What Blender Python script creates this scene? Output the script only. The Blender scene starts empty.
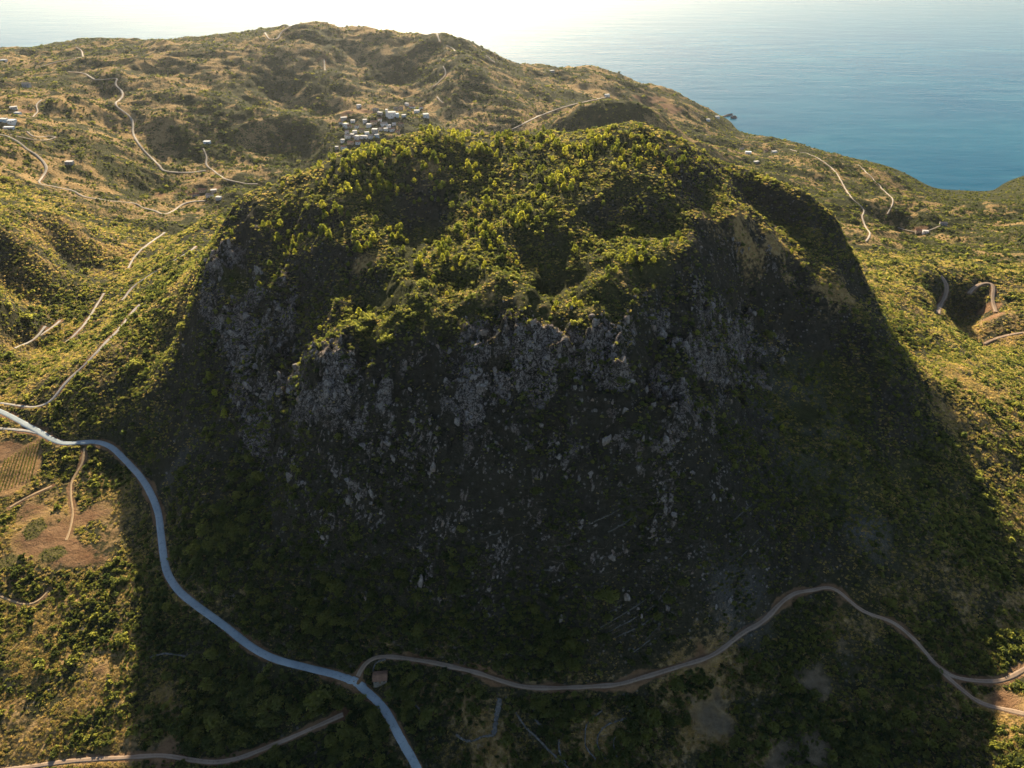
import bpy, math, random
import numpy as np
from mathutils import Vector, Matrix

random.seed(7)
rng = np.random.default_rng(7)
scene = bpy.context.scene

# ---------------------------------------------------------------- camera
CAM_Z, PITCH, FPX = 560.0, math.radians(34.0), 722.0
cam_data = bpy.data.cameras.new('camera')
cam = bpy.data.objects.new('camera', cam_data)
scene.collection.objects.link(cam)
cam_data.sensor_width = 36.0
cam_data.lens = 36.0 * FPX / 1024.0
cam_data.clip_start, cam_data.clip_end = 1.0, 60000.0
cam.location = (0.0, 0.0, CAM_Z)
cam.rotation_euler = (math.pi / 2 - PITCH, 0.0, 0.0)
scene.camera = cam

# ---------------------------------------------------------------- sun, sky, exposure
SUN_EL, SUN_AZ = math.radians(22.3), math.radians(-7.8)      # azimuth from +Y, positive towards +X
sun_dir = Vector((math.sin(SUN_AZ) * math.cos(SUN_EL), math.cos(SUN_AZ) * math.cos(SUN_EL), math.sin(SUN_EL)))
sun_data = bpy.data.lights.new('sun', 'SUN')
sun_data.energy, sun_data.angle, sun_data.color = 5.0, math.radians(0.5), (1.0, 0.83, 0.58)
sun = bpy.data.objects.new('sun', sun_data)
scene.collection.objects.link(sun)
sun.location = (0, 0, 900)
sun.rotation_euler = (-sun_dir).to_track_quat('-Z', 'Y').to_euler()

world = bpy.data.worlds.new('World')
scene.world = world
world.use_nodes = True
wn = world.node_tree.nodes
wn.clear()
sky = wn.new('ShaderNodeTexSky')
sky.sky_type = 'NISHITA'
sky.sun_disc = False
sky.sun_elevation = SUN_EL
sky.sun_rotation = SUN_AZ
sky.altitude = 300.0
bg = wn.new('ShaderNodeBackground')
bg.inputs['Strength'].default_value = 0.056
wo = wn.new('ShaderNodeOutputWorld')
world.node_tree.links.new(sky.outputs[0], bg.inputs[0])
world.node_tree.links.new(bg.outputs[0], wo.inputs[0])

vs = scene.view_settings
vs.view_transform, vs.look, vs.exposure, vs.gamma = 'Standard', 'None', 1.53, 1.0
vs.use_curve_mapping = False
scene.render.engine = 'CYCLES'
cy = scene.cycles
cy.max_bounces, cy.diffuse_bounces, cy.glossy_bounces = 5, 2, 2
cy.transmission_bounces, cy.volume_bounces, cy.transparent_max_bounces = 3, 0, 8
cy.use_adaptive_sampling = True
cy.adaptive_threshold = 0.02
cy.use_denoising = True
cy.sample_clamp_indirect = 4.0

# ---------------------------------------------------------------- projection helpers
_c, _s = math.cos(PITCH), math.sin(PITCH)
def ray(px, py):
    u, v = (px - 512.0) / FPX, (py - 384.0) / FPX
    return u, _c - v * _s, -(_s + v * _c)
def P(px, py, Y=None, z=None):
    dx, dy, dz = ray(px, py)
    t = Y / dy if Y is not None else (z - CAM_Z) / dz
    return (dx * t, dy * t, CAM_Z + dz * t)

# ---------------------------------------------------------------- numpy noise
def _hash(ix, iy, seed):
    h = (ix.astype(np.uint32) * np.uint32(374761393) + iy.astype(np.uint32) * np.uint32(668265263) + np.uint32(seed * 974711 + 12345))
    h = (h ^ (h >> np.uint32(13))) * np.uint32(1274126177)
    h = h ^ (h >> np.uint32(16))
    return h
def perlin(x, y, seed=0):
    xf, yf = np.floor(x), np.floor(y)
    ix, iy = xf.astype(np.int64), yf.astype(np.int64)
    fx, fy = x - xf, y - yf
    ux, uy = fx * fx * fx * (fx * (fx * 6 - 15) + 10), fy * fy * fy * (fy * (fy * 6 - 15) + 10)
    def g(i, j, dx, dy):
        a = _hash(ix + i, iy + j, seed).astype(np.float64) * (2 * math.pi / 4294967296.0)
        return np.cos(a) * dx + np.sin(a) * dy
    n00, n10 = g(0, 0, fx, fy), g(1, 0, fx - 1, fy)
    n01, n11 = g(0, 1, fx, fy - 1), g(1, 1, fx - 1, fy - 1)
    return 1.5 * ((n00 * (1 - ux) + n10 * ux) * (1 - uy) + (n01 * (1 - ux) + n11 * ux) * uy)
def fbm(x, y, scale, octs, seed=0, gain=0.5, lac=2.03):
    r, a, f = 0, 1.0, 1.0 / scale
    for k in range(octs):
        r = r + a * perlin(x * f + 17.3 * k, y * f - 9.1 * k, seed + k)
        a *= gain; f *= lac
    return r
def ridged(x, y, scale, octs, seed=0, gain=0.5):
    r, a, f = 0, 1.0, 1.0 / scale
    for k in range(octs):
        r = r + a * (1 - 2 * np.abs(perlin(x * f + 7.7 * k, y * f + 3.1 * k, seed + k)))
        a *= gain; f *= 2.07
    return r
def voronoi(x, y, seed=0):
    """distance to the nearest jittered cell point, and a random number of that cell"""
    xf, yf = np.floor(x), np.floor(y)
    ix, iy = xf.astype(np.int64), yf.astype(np.int64)
    best = np.full(x.shape, 9.0); rid = np.zeros(x.shape); second = np.full(x.shape, 9.0)
    for i in (-1, 0, 1):
        for j in (-1, 0, 1):
            h = _hash(ix + i, iy + j, seed)
            px = xf + i + (h & np.uint32(1023)) / 1023.0
            py = yf + j + ((h >> np.uint32(10)) & np.uint32(1023)) / 1023.0
            d = np.hypot(x - px, y - py)
            r = ((h >> np.uint32(20)) & np.uint32(1023)) / 1023.0
            nb = d < best
            second = np.where(nb, best, np.minimum(second, d))
            rid = np.where(nb, r, rid); best = np.where(nb, d, best)
    return best, rid, second
def sstep(a, b, x):
    t = np.clip((x - a) / (b - a), 0, 1)
    return t * t * (3 - 2 * t)
# ---------------------------------------------------------------- terrain: heights through control points
CP = []
def cp(px, py, Y=None, z=None):
    if Y is not None and Y < 680 and py > 100:               # the hill: top drawn out in depth, its front steeper
        w = min(1, max(0, (px - 250) / 90)) * min(1, max(0, (770 - px) / 90))
        Y = Y + w * (.14 * max(0, Y - 420) - 34 * min(1, max(0, (Y - 275) / 80)))
    CP.append(P(px, py, Y, z))
def W(x, y, z): CP.append((x, y, z))
def scarp(top, z, bottom, k=0.5):
    """a steep slope facing the camera: its top pixel at height z, its bottom pixel further down at gradient k"""
    x, y, _ = P(top[0], top[1], z=z); CP.append((x, y, z))
    dx, dy, dz = ray(*bottom)
    t = (z - k * y - CAM_Z) / (dz - k * dy)
    CP.append((dx * t, dy * t, CAM_Z + dz * t))
# hill: rear skyline
for a in ((250, 192, 570), (300, 172, 590), (345, 151, 605), (400, 135, 620), (440, 130, 625), (490, 135, 635), (540, 131, 650),
          (600, 129, 655), (635, 123, 655), (680, 140, 650), (720, 160, 650), (760, 176, 640), (804, 191, 605), (836, 221, 585),
          (855, 258, 556), (875, 300, 535), (892, 335, 510)):
    cp(a[0], a[1], Y=a[2])
    x, y, z = CP[-1]                                          # and the fall of the ground behind it
    n_ = math.hypot(x - 20, y - 440); ux, uy = .5 * (x - 20) / n_, .5 * (y - 440) / n_ + .5; n_ = math.hypot(ux, uy)
    W(x + 26 * ux / n_, y + 26 * uy / n_, z - 17); W(x + 65 * ux / n_, y + 65 * uy / n_, z - 50)
# left edge of the hill and the left cliffs
for a in ((215, 262, 505), (198, 312, 468), (228, 300, 462), (290, 192, 560), (300, 345, 425)): cp(a[0], a[1], Y=a[2])
# plateau: crests and hollows, by height
for a in ((360, 180, 381), (400, 165, 387), (450, 160, 389), (500, 165, 386), (545, 170, 384), (600, 162, 389), (640, 165, 391), (680, 178, 382), (715, 195, 368), (560, 192, 378), (505, 198, 374), (330, 188, 375), (385, 205, 371), (395, 232, 362), (345, 203, 373), (310, 209, 367), (366, 212, 371), (366, 239, 364), (325, 247, 357), (260, 236, 350),
          (470, 190, 377), (562, 215, 375), (505, 238, 370), (460, 272, 361), (410, 300, 353), (345, 332, 347), (400, 328, 352), (460, 305, 358), (510, 292, 362), (545, 322, 353), (590, 305, 357), (590, 278, 363), (650, 252, 368), (680, 285, 356), (640, 300, 354),
          (445, 250, 362), (700, 222, 366), (690, 250, 363), (525, 262, 360), (560, 285, 356)): cp(a[0], a[1], z=a[2])
for a in ((740, 228, 518), (712, 188, 572), (702, 202, 550), (762, 241, 522), (785, 249, 528), (830, 290, 505), (868, 325, 482), (740, 290, 500), (790, 320, 485), (840, 350, 470), (740, 350, 452)): cp(a[0], a[1], Y=a[2])
HOLLOWS = (((330, 206), 370, (326, 226), .65), ((282, 221), 357, (280, 240), .65), ((246, 244), 343, (246, 266), .8), ((348, 241), 361, (352, 274), .6), ((302, 256), 347, (303, 290), .7), ((268, 291), 329, (270, 335), .9), ((742, 170), 361, (750, 202), .85), ((775, 184), 353, (782, 218), .85), ((806, 193), 350, (808, 225), .75), ((838, 224), 328, (840, 248), .75), ((857, 261), 306, (856, 282), .8),
          ((420, 172), 386, (424, 232), .62), ((600, 196), 379, (604, 232), .55), ((655, 196), 380, (655, 230), .55), ((375, 258), 359, (372, 288), .5), ((548, 224), 373, (550, 246), .5))
# front face
for a in ((260, 470, 345), (250, 400, 388), (300, 400, 378), (320, 470, 338), (370, 390, 372), (370, 497, 322), (440, 380, 374), (440, 450, 338), (500, 360, 386), (520, 430, 346), (560, 480, 325), (600, 360, 382),
          (640, 420, 350), (690, 370, 402), (700, 470, 330), (760, 400, 412), (760, 500, 322), (830, 420, 400), (840, 500, 335), (900, 450, 395), (640, 530, 300), (520, 540, 295), (400, 560, 285), (300, 560, 290)): cp(a[0], a[1], Y=a[2])
# foot of the hill and the road round it
for a in ((60, 443, 226), (130, 455, 224), (160, 520, 222), (172, 580, 219), (230, 635, 214), (300, 665, 211), (360, 672, 210), (400, 740, 203), (440, 664, 212), (530, 690, 208), (640, 680, 211), (720, 655, 214),
          (770, 615, 219), (835, 588, 222), (900, 620, 215), (960, 680, 204), (1012, 712, 206), (240, 560, 240), (200, 480, 252), (150, 400, 254), (172, 345, 262), (450, 610, 237), (600, 610, 238), (720, 580, 245), (850, 545, 234), (920, 520, 233),
          (980, 560, 218), (960, 440, 231), (930, 385, 250), (900, 380, 268), (960, 366, 226), (1000, 400, 222), (1040, 600, 204), (1040, 450, 218)): cp(a[0], a[1], z=a[2])
# foreground
for a in ((10, 460, 222), (30, 480, 220), (60, 560, 214), (10, 600, 210), (60, 660, 205), (130, 640, 208), (20, 760, 198), (130, 750, 200), (250, 740, 200), (330, 715, 204), (480, 700, 205), (500, 760, 197), (600, 720, 203), (620, 765, 196), (700, 700, 205),
          (770, 665, 211), (800, 720, 200), (740, 765, 196), (860, 700, 200), (900, 765, 194), (975, 768, 203), (1015, 745, 211), (1040, 700, 209), (860, 650, 211), (-60, 700, 200), (1090, 760, 214), (-80, 520, 218)): cp(a[0], a[1], z=a[2])
for x in (-300, -150, 0, 150, 300): W(x, 90, 178)
# left slope and valley
for a in ((5, 402, 226), (60, 385, 240), (110, 345, 254), (150, 295, 252), (188, 250, 248), (215, 215, 236), (20, 345, 216), (80, 300, 206), (130, 262, 192), (180, 235, 178), (215, 195, 160), (0, 300, 248), (100, 225, 205),
          (145, 212, 176), (40, 190, 232), (5, 140, 262), (-60, 260, 300), (-80, 350, 250), (-120, 160, 280)): cp(a[0], a[1], z=a[2])
# far left country
for a in ((60, 160, 224), (75, 130, 240), (160, 175, 168), (205, 130, 196), (60, 100, 262), (40, 60, 240), (-120, 90, 250), (160, 90, 236), (200, 90, 232)): cp(a[0], a[1], z=a[2])
for a in ((-140, 60, 2400), (0, 53, 2300), (50, 47, 2250), (100, 42, 2200), (150, 43, 2180), (200, 42, 2130), (240, 35, 2080), (275, 30, 2040), (310, 24, 2000), (345, 29, 1990), (385, 31, 1990), (440, 33, 1990), (465, 42, 1990), (490, 52, 2000), (510, 64, 2040),
          (550, 67, 2200), (595, 68, 2220), (632, 82, 2200), (660, 88, 2170), (690, 100, 2120), (712, 112, 2080)): cp(a[0], a[1], Y=a[2])
# mountain behind
for a in ((245, 180, 1200), (390, 120, 1480), (345, 130, 1430), (420, 100, 1640), (350, 62, 1840), (440, 65, 1780), (520, 110, 1560), (540, 90, 1780), (500, 85, 1720),
          (600, 82, 1950), (650, 100, 1950)): cp(a[0], a[1], Y=a[2])
# right lowland and coast
for a in ((735, 130, 3), (740, 140, 30), (770, 138, 34), (800, 145, 40), (850, 160, 44), (885, 172, 36), (910, 182, 12), (935, 189, 1.5), (965, 191, 1.5), (1000, 191, 3), (1024, 187, 20), (1100, 180, 40), (720, 122, 50), (780, 165, 90), (830, 185, 100), (870, 215, 100), (850, 205, 115), (900, 200, 62), (930, 215, 72), (960, 225, 66), (920, 240, 92),
          (1000, 215, 45), (1000, 250, 95), (925, 264, 160), (975, 262, 140), (985, 344, 128), (998, 318, 150), (980, 286, 152), (1002, 300, 150), (925, 290, 182), (900, 280, 172), (895, 310, 205), (880, 260, 150), (930, 330, 205), (1020, 342, 145), (1090, 300, 150), (1100, 240, 110)): cp(a[0], a[1], z=a[2])
for a in (((285, 70), 238, (285, 104), .5), ((320, 90), 215, (320, 112), .45), ((255, 116), 205, (255, 150), .48), ((300, 122), 190, (300, 158), .42), ((108, 76), 255, (104, 101), .5), ((112, 106), 232, (112, 134), .5), ((170, 128), 205, (172, 150), .45),
          ((142, 177), 182, (146, 194), .5), ((10, 228), 272, (16, 300), .62), ((60, 215), 248, (66, 262), .58), ((80, 160), 226, (84, 174), .5), ((400, 46), 262, (404, 80), .48), ((468, 76), 236, (474, 104), .5),           ((600, 68), 90, (600, 82), .4), ((892, 205), 92, (896, 232), .45), ((932, 276), 170, (938, 306), .8), ((953, 270), 160, (962, 316), .7), ((968, 292), 148, (972, 322), .6), ((50, 100), 262, (56, 116), .4)): scarp(*a)
for px, py in ((556, 119), (578, 107), (600, 101), (622, 104), (648, 112), (676, 125), (700, 139)):
    q = P(px, py, Y=1440); CP.append(q); scarp((px, py), q[2], (px - 3, py + 30), .6); W(q[0] * 1.06, 1570, q[2] - 55)
for a in HOLLOWS: scarp(*a)
# ground the photograph hides: behind the hill, behind the skyline, under the sea
for x, y, z in ((-250, 720, 215), (-120, 790, 235), (0, 830, 240), (120, 830, 235), (230, 790, 225), (320, 700, 215), (-150, 950, 185), (0, 1000, 180), (150, 1000, 180), (300, 900, 190), (400, 750, 200), (-330, 900, 175), (0, 1200, 170), (250, 1150, 165),
                (-1700, 2900, -10), (-1100, 2800, -10), (-600, 2550, 20), (-300, 2500, 20), (0, 2500, 20), (200, 2600, -10), (450, 2550, -12), (700, 2350, -14), (850, 2100, -14), (1000, 1900, -14), (1150, 1760, -14), (820, 1960, -12), (-1800, 3600, -60), (0, 3600, -60), (1800, 3600, -60), (1500, 2600, -60),
                (1300, 1850, -14), (1500, 1950, -12), (40, 1500, 175)): W(x, y, z)
CP = np.array(CP)
# smooth multiquadric through the points (coordinates scaled so that far, sparse points spread wider)
def warp(X, Y):
    d = np.sqrt(X * X + (Y + 220) ** 2)
    k = np.log(d / 400.0 + 1e-6) / d
    return X / d * 3.0, np.log(d / 400.0) * 1.9
def _basis(ax, ay, bx, by):
    r2 = (ax[:, None] - bx[None, :]) ** 2 + (ay[:, None] - by[None, :]) ** 2
    return np.sqrt(r2 + 0.03 ** 2)
_wx, _wy = warp(CP[:, 0], CP[:, 1])
A = _basis(_wx, _wy, _wx, _wy)
n = len(CP)
M = np.zeros((n + 3, n + 3))
M[:n, :n] = A - np.eye(n) * 0.004
M[:n, n:] = np.stack([np.ones(n), _wx, _wy], 1)
M[n:, :n] = M[:n, n:].T
SOL = np.linalg.solve(M, np.concatenate([CP[:, 2], np.zeros(3)]))
def rbf(X, Y):
    x, y = warp(X.ravel(), Y.ravel())
    out = np.empty(x.size)
    for i in range(0, x.size, 20000):
        s = slice(i, i + 20000)
        out[s] = _basis(x[s], y[s], _wx, _wy) @ SOL[:n] + SOL[n] + SOL[n + 1] * x[s] + SOL[n + 2] * y[s]
    return out.reshape(X.shape)

# the grid: rows and columns widen with the distance; S = X / (Y + 220), rows even in log(Y + 220)
YOFF, Y0, Y1, SMAX = 220.0, 60.0, 3500.0, 1.0
RES = 0.0021
NR, NC = int(math.log((Y1 + YOFF) / (Y0 + YOFF)) / RES), int(2 * SMAX / RES)
rows = np.exp(np.linspace(math.log(Y0 + YOFF), math.log(Y1 + YOFF), NR)) - YOFF
cols = np.linspace(-SMAX, SMAX, NC)
GX = cols[None, :] * (rows[:, None] + YOFF)
GY = np.repeat(rows[:, None], NC, 1)
# base heights on every 4th node, then bilinear
def upsample(F, r_idx, c_idx):
    R = np.empty((len(r_idx), NC))
    for k in range(len(r_idx)): R[k] = np.interp(np.arange(NC), c_idx, F[k])
    t = np.interp(np.arange(NR), r_idx, np.arange(len(r_idx)))
    i = np.clip(t.astype(int), 0, len(r_idx) - 2); f = (t - i)[:, None]
    return R[i] * (1 - f) + R[i + 1] * f
r_idx = np.unique(np.append(np.arange(0, NR, 4), NR - 1)); c_idx = np.unique(np.append(np.arange(0, NC, 4), NC - 1))
BASE = upsample(rbf(GX[np.ix_(r_idx, c_idx)], GY[np.ix_(r_idx, c_idx)]), r_idx, c_idx)

def sample(F, X, Y):
    """bilinear look-up of a grid field at world X, Y"""
    X, Y = np.asarray(X, float), np.asarray(Y, float)
    r = np.clip(np.log(np.maximum(Y + YOFF, 1) / (Y0 + YOFF)) / math.log((Y1 + YOFF) / (Y0 + YOFF)) * (NR - 1), 0, NR - 1.001)
    c = np.clip((X / (Y + YOFF) + SMAX) / (2 * SMAX) * (NC - 1), 0, NC - 1.001)
    i, j = r.astype(int), c.astype(int); fr, fc = r - i, c - j
    return (F[i, j] * (1 - fc) + F[i, j + 1] * fc) * (1 - fr) + (F[i + 1, j] * (1 - fc) + F[i + 1, j + 1] * fc) * fr

def world_to_pixel(X, Y, Z):
    d = Y * _c - (Z - CAM_Z) * _s
    return 512 + FPX * X / d, 384 + FPX * (-(Z - CAM_Z) * _c - Y * _s) / d
def cast(px, py, F):
    """first hit of pixel rays with height field F -> X, Y, Z"""
    px, py = np.atleast_1d(np.asarray(px, float)), np.atleast_1d(np.asarray(py, float))
    dx, dy, dz = ray(px, py)
    t = np.full(px.shape, 120.0); done = np.zeros(px.shape, bool); step = np.full(px.shape, 6.0)
    for _ in range(1400):
        h = CAM_Z + dz * t - sample(F, dx * t, dy * t)
        done |= (h < 0) | (t > 4000)
        if done.all(): break
        t = np.where(done, t, t + np.maximum(1.0, h * 0.35))
    lo, hi = t - np.maximum(8, t * .012), t.copy()
    for _ in range(24):
        m = (lo + hi) / 2
        h = CAM_Z + dz * m - sample(F, dx * m, dy * m)
        lo = np.where(h > 0, m, lo); hi = np.where(h > 0, hi, m)
    return dx * hi, dy * hi, CAM_Z + dz * hi
# ---------------------------------------------------------------- masks made of soft round patches (pixel, pixel radius, strength)
CB = cast
def patches(lst, F=None):
    F = BASE if F is None else F
    a = np.array([tuple(q) + (1.0,) * (5 - len(q)) for q in lst], float)
    X, Y, Z = cast(a[:, 0], a[:, 1], F)
    d = np.sqrt(X ** 2 + Y ** 2 + (Z - CAM_Z) ** 2)
    out = np.zeros((NR, NC))
    for x, y, dd, row in zip(X, Y, d, a):
        r = row[2] * dd / FPX
        ry = r * row[4]
        e = np.exp(-(((GX - x) / r) ** 2 + ((GY - y) / ry) ** 2))
        out = np.maximum(out, row[3] * e)
    return out
def poly_mask(pts, F, soft=1.5):
    a = np.array(pts, float); X, Y, Z = cast(a[:, 0], a[:, 1], F)
    x0, x1, y0, y1 = X.min() - 5, X.max() + 5, Y.min() - 5, Y.max() + 5
    out = np.zeros((NR, NC))
    r, c = np.nonzero((GX > x0) & (GX < x1) & (GY > y0) & (GY < y1))
    px, py = GX[r, c], GY[r, c]; inside = np.zeros(px.shape, bool); dmin = np.full(px.shape, 1e9)
    k = len(X)
    for i in range(k):
        ax, ay, bx, by = X[i], Y[i], X[(i + 1) % k], Y[(i + 1) % k]
        cross = ((ay > py) != (by > py)) & (px < (bx - ax) * (py - ay) / (by - ay + 1e-9) + ax)
        inside ^= cross
        t = np.clip(((px - ax) * (bx - ax) + (py - ay) * (by - ay)) / ((bx - ax) ** 2 + (by - ay) ** 2 + 1e-9), 0, 1)
        dmin = np.minimum(dmin, np.hypot(px - ax - t * (bx - ax), py - ay - t * (by - ay)))
    sd = np.where(inside, dmin, -dmin) + soft * .8 * perlin(px / 4.5, py / 4.5, 91)
    out[r, c] = sstep(-soft, soft, sd)
    return out, np.stack([X, Y], 1)
DIST = np.sqrt(GX ** 2 + GY ** 2 + (BASE - CAM_Z) ** 2)
far = sstep(700, 1100, GY)
# how much of the hill this is
hd = np.sqrt(((GX - 25) / 300) ** 2 + ((GY - 470) / 235) ** 2)
hill = 1 - sstep(0.8, 1.15, hd)
gy_, gx_ = np.gradient(BASE)
slope = np.hypot(gy_ / np.gradient(GY, axis=0), gx_ / np.gradient(GX, axis=1))
rock_zone = patches([(245, 385, 40, 1, .8), (232, 345, 34, 1, .8), (270, 330, 34, 1, .8), (300, 425, 34, .9, .8), (255, 440, 26, .9, .8), (420, 365, 36, 1, .6), (500, 365, 40, 1, .6), (560, 350, 36, 1, .6), (620, 360, 40, 1, .6), (680, 345, 36, .95, .6), (735, 350, 36, .8, .6), (330, 380, 34, .9, .6), (780, 380, 40, .6, .7), (235, 305, 36, 1.0, .7), (222, 262, 24, 1.0, .7), (250, 350, 30, 0.9, .7), (285, 350, 30, 0.9, .7), (275, 406, 36, 1.0, .7), (250, 426, 26, 0.9, .7), (330, 396, 30, 0.75, .7), (395, 386, 34, 0.9, .7), (460, 386, 40, 0.95, .7), (520, 376, 40, 0.85, .7),
                     (580, 366, 40, 1.0, .7), (640, 386, 44, 1.0, .7), (700, 370, 40, 0.8, .7), (740, 320, 32, 0.55, .7), (370, 466, 22, 0.71, .7), (450, 446, 30, 0.45, .7), (560, 436, 34, 0.52, .7), (650, 446, 34, 0.56, .7),
                     (600, 330, 26, 0.7, .7), (500, 335, 26, 0.6, .7), (460, 330, 22, 0.6, .7), (690, 416, 30, 0.7, .7), (330, 350, 26, 0.6, .7), (270, 280, 20, 0.6, .7), (300, 250, 16, 0.4, .7), (375, 260, 20, 0.35, .7),
                     (440, 180, 26, 0.35, .7), (650, 180, 22, 0.4, .7), (770, 240, 26, 0.3, .7), (800, 290, 24, 0.3, .7), (850, 516, 34, 0.26, .7), (720, 586, 24, 0.26, .7), (250, 446, 14, 0.6, .7), (590, 290, 18, 0.6, .7), (180, 470, 14, 0.22, .7)])
face_zone, _ = poly_mask([(205, 262), (225, 243), (245, 252), (262, 262), (300, 285), (300, 335), (345, 345), (430, 335), (470, 300), (520, 325), (600, 295), (690, 290), (740, 300), (790, 330), (820, 360), (800, 395), (740, 420), (690, 455), (640, 470), (570, 476), (500, 470), (440, 478), (388, 502), (362, 498), (340, 450), (300, 450), (258, 470), (238, 440), (220, 350), (198, 310)], BASE, 9.0)
cliff = hill * np.clip(rock_zone, 0, 1) * (.07 + .93 * face_zone)
# ---------------------------------------------------------------- relief
N = lambda s, o, sd, g=.5: fbm(GX, GY, s, o, sd, g)
wx_ = GX + 9 * perlin(GX / 23, GY / 23, 61); wy_ = GY + 9 * perlin(GX / 23, GY / 23, 62)
qq = .75 * BASE + .5 * GY + 4 * perlin(GX / 12, GY / 12, 63)         # runs up the cliffs as well as over the flat
gul = ridged(wx_ * 1.0, wy_ * .38, 46, 3, 21)
H = BASE + hill * (3.2 * N(70, 3, 3) + 4.5 * sstep(.25, .7, slope) * (gul - .7))
v1, r1, s1 = voronoi(wx_ / 11.0, qq / 13.0, 5)
v2, r2, s2 = voronoi(wx_ / 4.2 + 3, qq / 4.6, 6)
v3, r3, s3 = voronoi(GX / 2.2 + 3, qq / 2.4, 8)
rough = np.clip(sstep(-.45, .4, fbm(GX, GY, 34, 4, 31)) * 1.1, 0, 1)
rockm = cliff * rough
rib = ridged(wx_, qq * .55, 17, 3, 33)
but = ridged(wx_ + 6 * perlin(GX / 40, GY / 40, 66), qq * .32, 40, 2, 37)      # buttresses and the green gullies between them
gully = sstep(-.22, .22, fbm(GX, qq, 30, 4, 39, .55) + .35 * (but - .62))
brow = hill * sstep(318, 342, BASE) * (1 - sstep(358, 372, BASE)) * (1 - sstep(415, 450, GY)) * sstep(-190, -150, GX) * (1 - sstep(150, 190, GX))                       # upright ribs of the cliffs
crag = 7.0 * (r1 - .4) * sstep(.02, .3, s1 - v1) + 3.4 * (r2 - .5) * sstep(0, .25, s2 - v2) + 1.5 * (r3 - .5) + 3.4 * (rib - .7) + 6.0 * (but - .6)
H = H + np.maximum(sstep(.15, .5, rockm), .65 * face_zone * hill * sstep(.35, .7, slope)) * crag
H = H + (1 - far) * (.9 * N(17, 3, 11)) * (.5 + hill)
H = H + brow * (6.5 * (ridged(wx_, wy_ * .45, 58, 3, 51) - .85) + 3.0 * N(24, 3, 52))
# lowland and the country behind
low = (1 - hill) * (1 - far)
H = H + low * 1.6 * N(60, 3, 14)
fx = GX + 60 * perlin(GX / 190, GY / 190, 71); fy = GY + 60 * perlin(GX / 190, GY / 190, 72)
land = sstep(4, 45, BASE)
H = H + far * land * (9 * (ridged(fx, fy, 250, 4, 41) - .75) + 5 * N(80, 4, 44))
# ---------------------------------------------------------------- roads and tracks: pixel polylines laid on the ground
def smooth_line(pts, F, step=3.0, trim=True):
    a = np.array(pts, float)
    t = np.concatenate([[0], np.cumsum(np.hypot(*np.diff(a, axis=0).T))])
    # Catmull-Rom in the picture, then on the ground
    tt = np.linspace(0, t[-1], max(8, int(t[-1] / 1.5)))
    p = np.vstack([2 * a[0] - a[1], a, 2 * a[-1] - a[-2]]); out = []
    for q in tt:
        k = min(np.searchsorted(t, q, side='right') - 1, len(a) - 2); u = (q - t[k]) / max(1e-6, t[k + 1] - t[k])
        p0, p1, p2, p3 = p[k:k + 4]
        out.append(.5 * (2 * p1 + (p2 - p0) * u + (2 * p0 - 5 * p1 + 4 * p2 - p3) * u * u + (3 * p1 - p0 - 3 * p2 + p3) * u ** 3))
    out = np.array(out)
    X, Y, Z = cast(out[:, 0], out[:, 1], F)
    w = np.stack([X, Y], 1)
    s = np.concatenate([[0], np.cumsum(np.hypot(*np.diff(w, axis=0).T))])
    ss = np.linspace(0, s[-1], max(4, int(s[-1] / step)))
    w = np.stack([np.interp(ss, s, w[:, 0]), np.interp(ss, s, w[:, 1])], 1)
    for _ in range(6):
        w[1:-1] = .25 * w[:-2] + .5 * w[1:-1] + .25 * w[2:]
    return w
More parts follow.
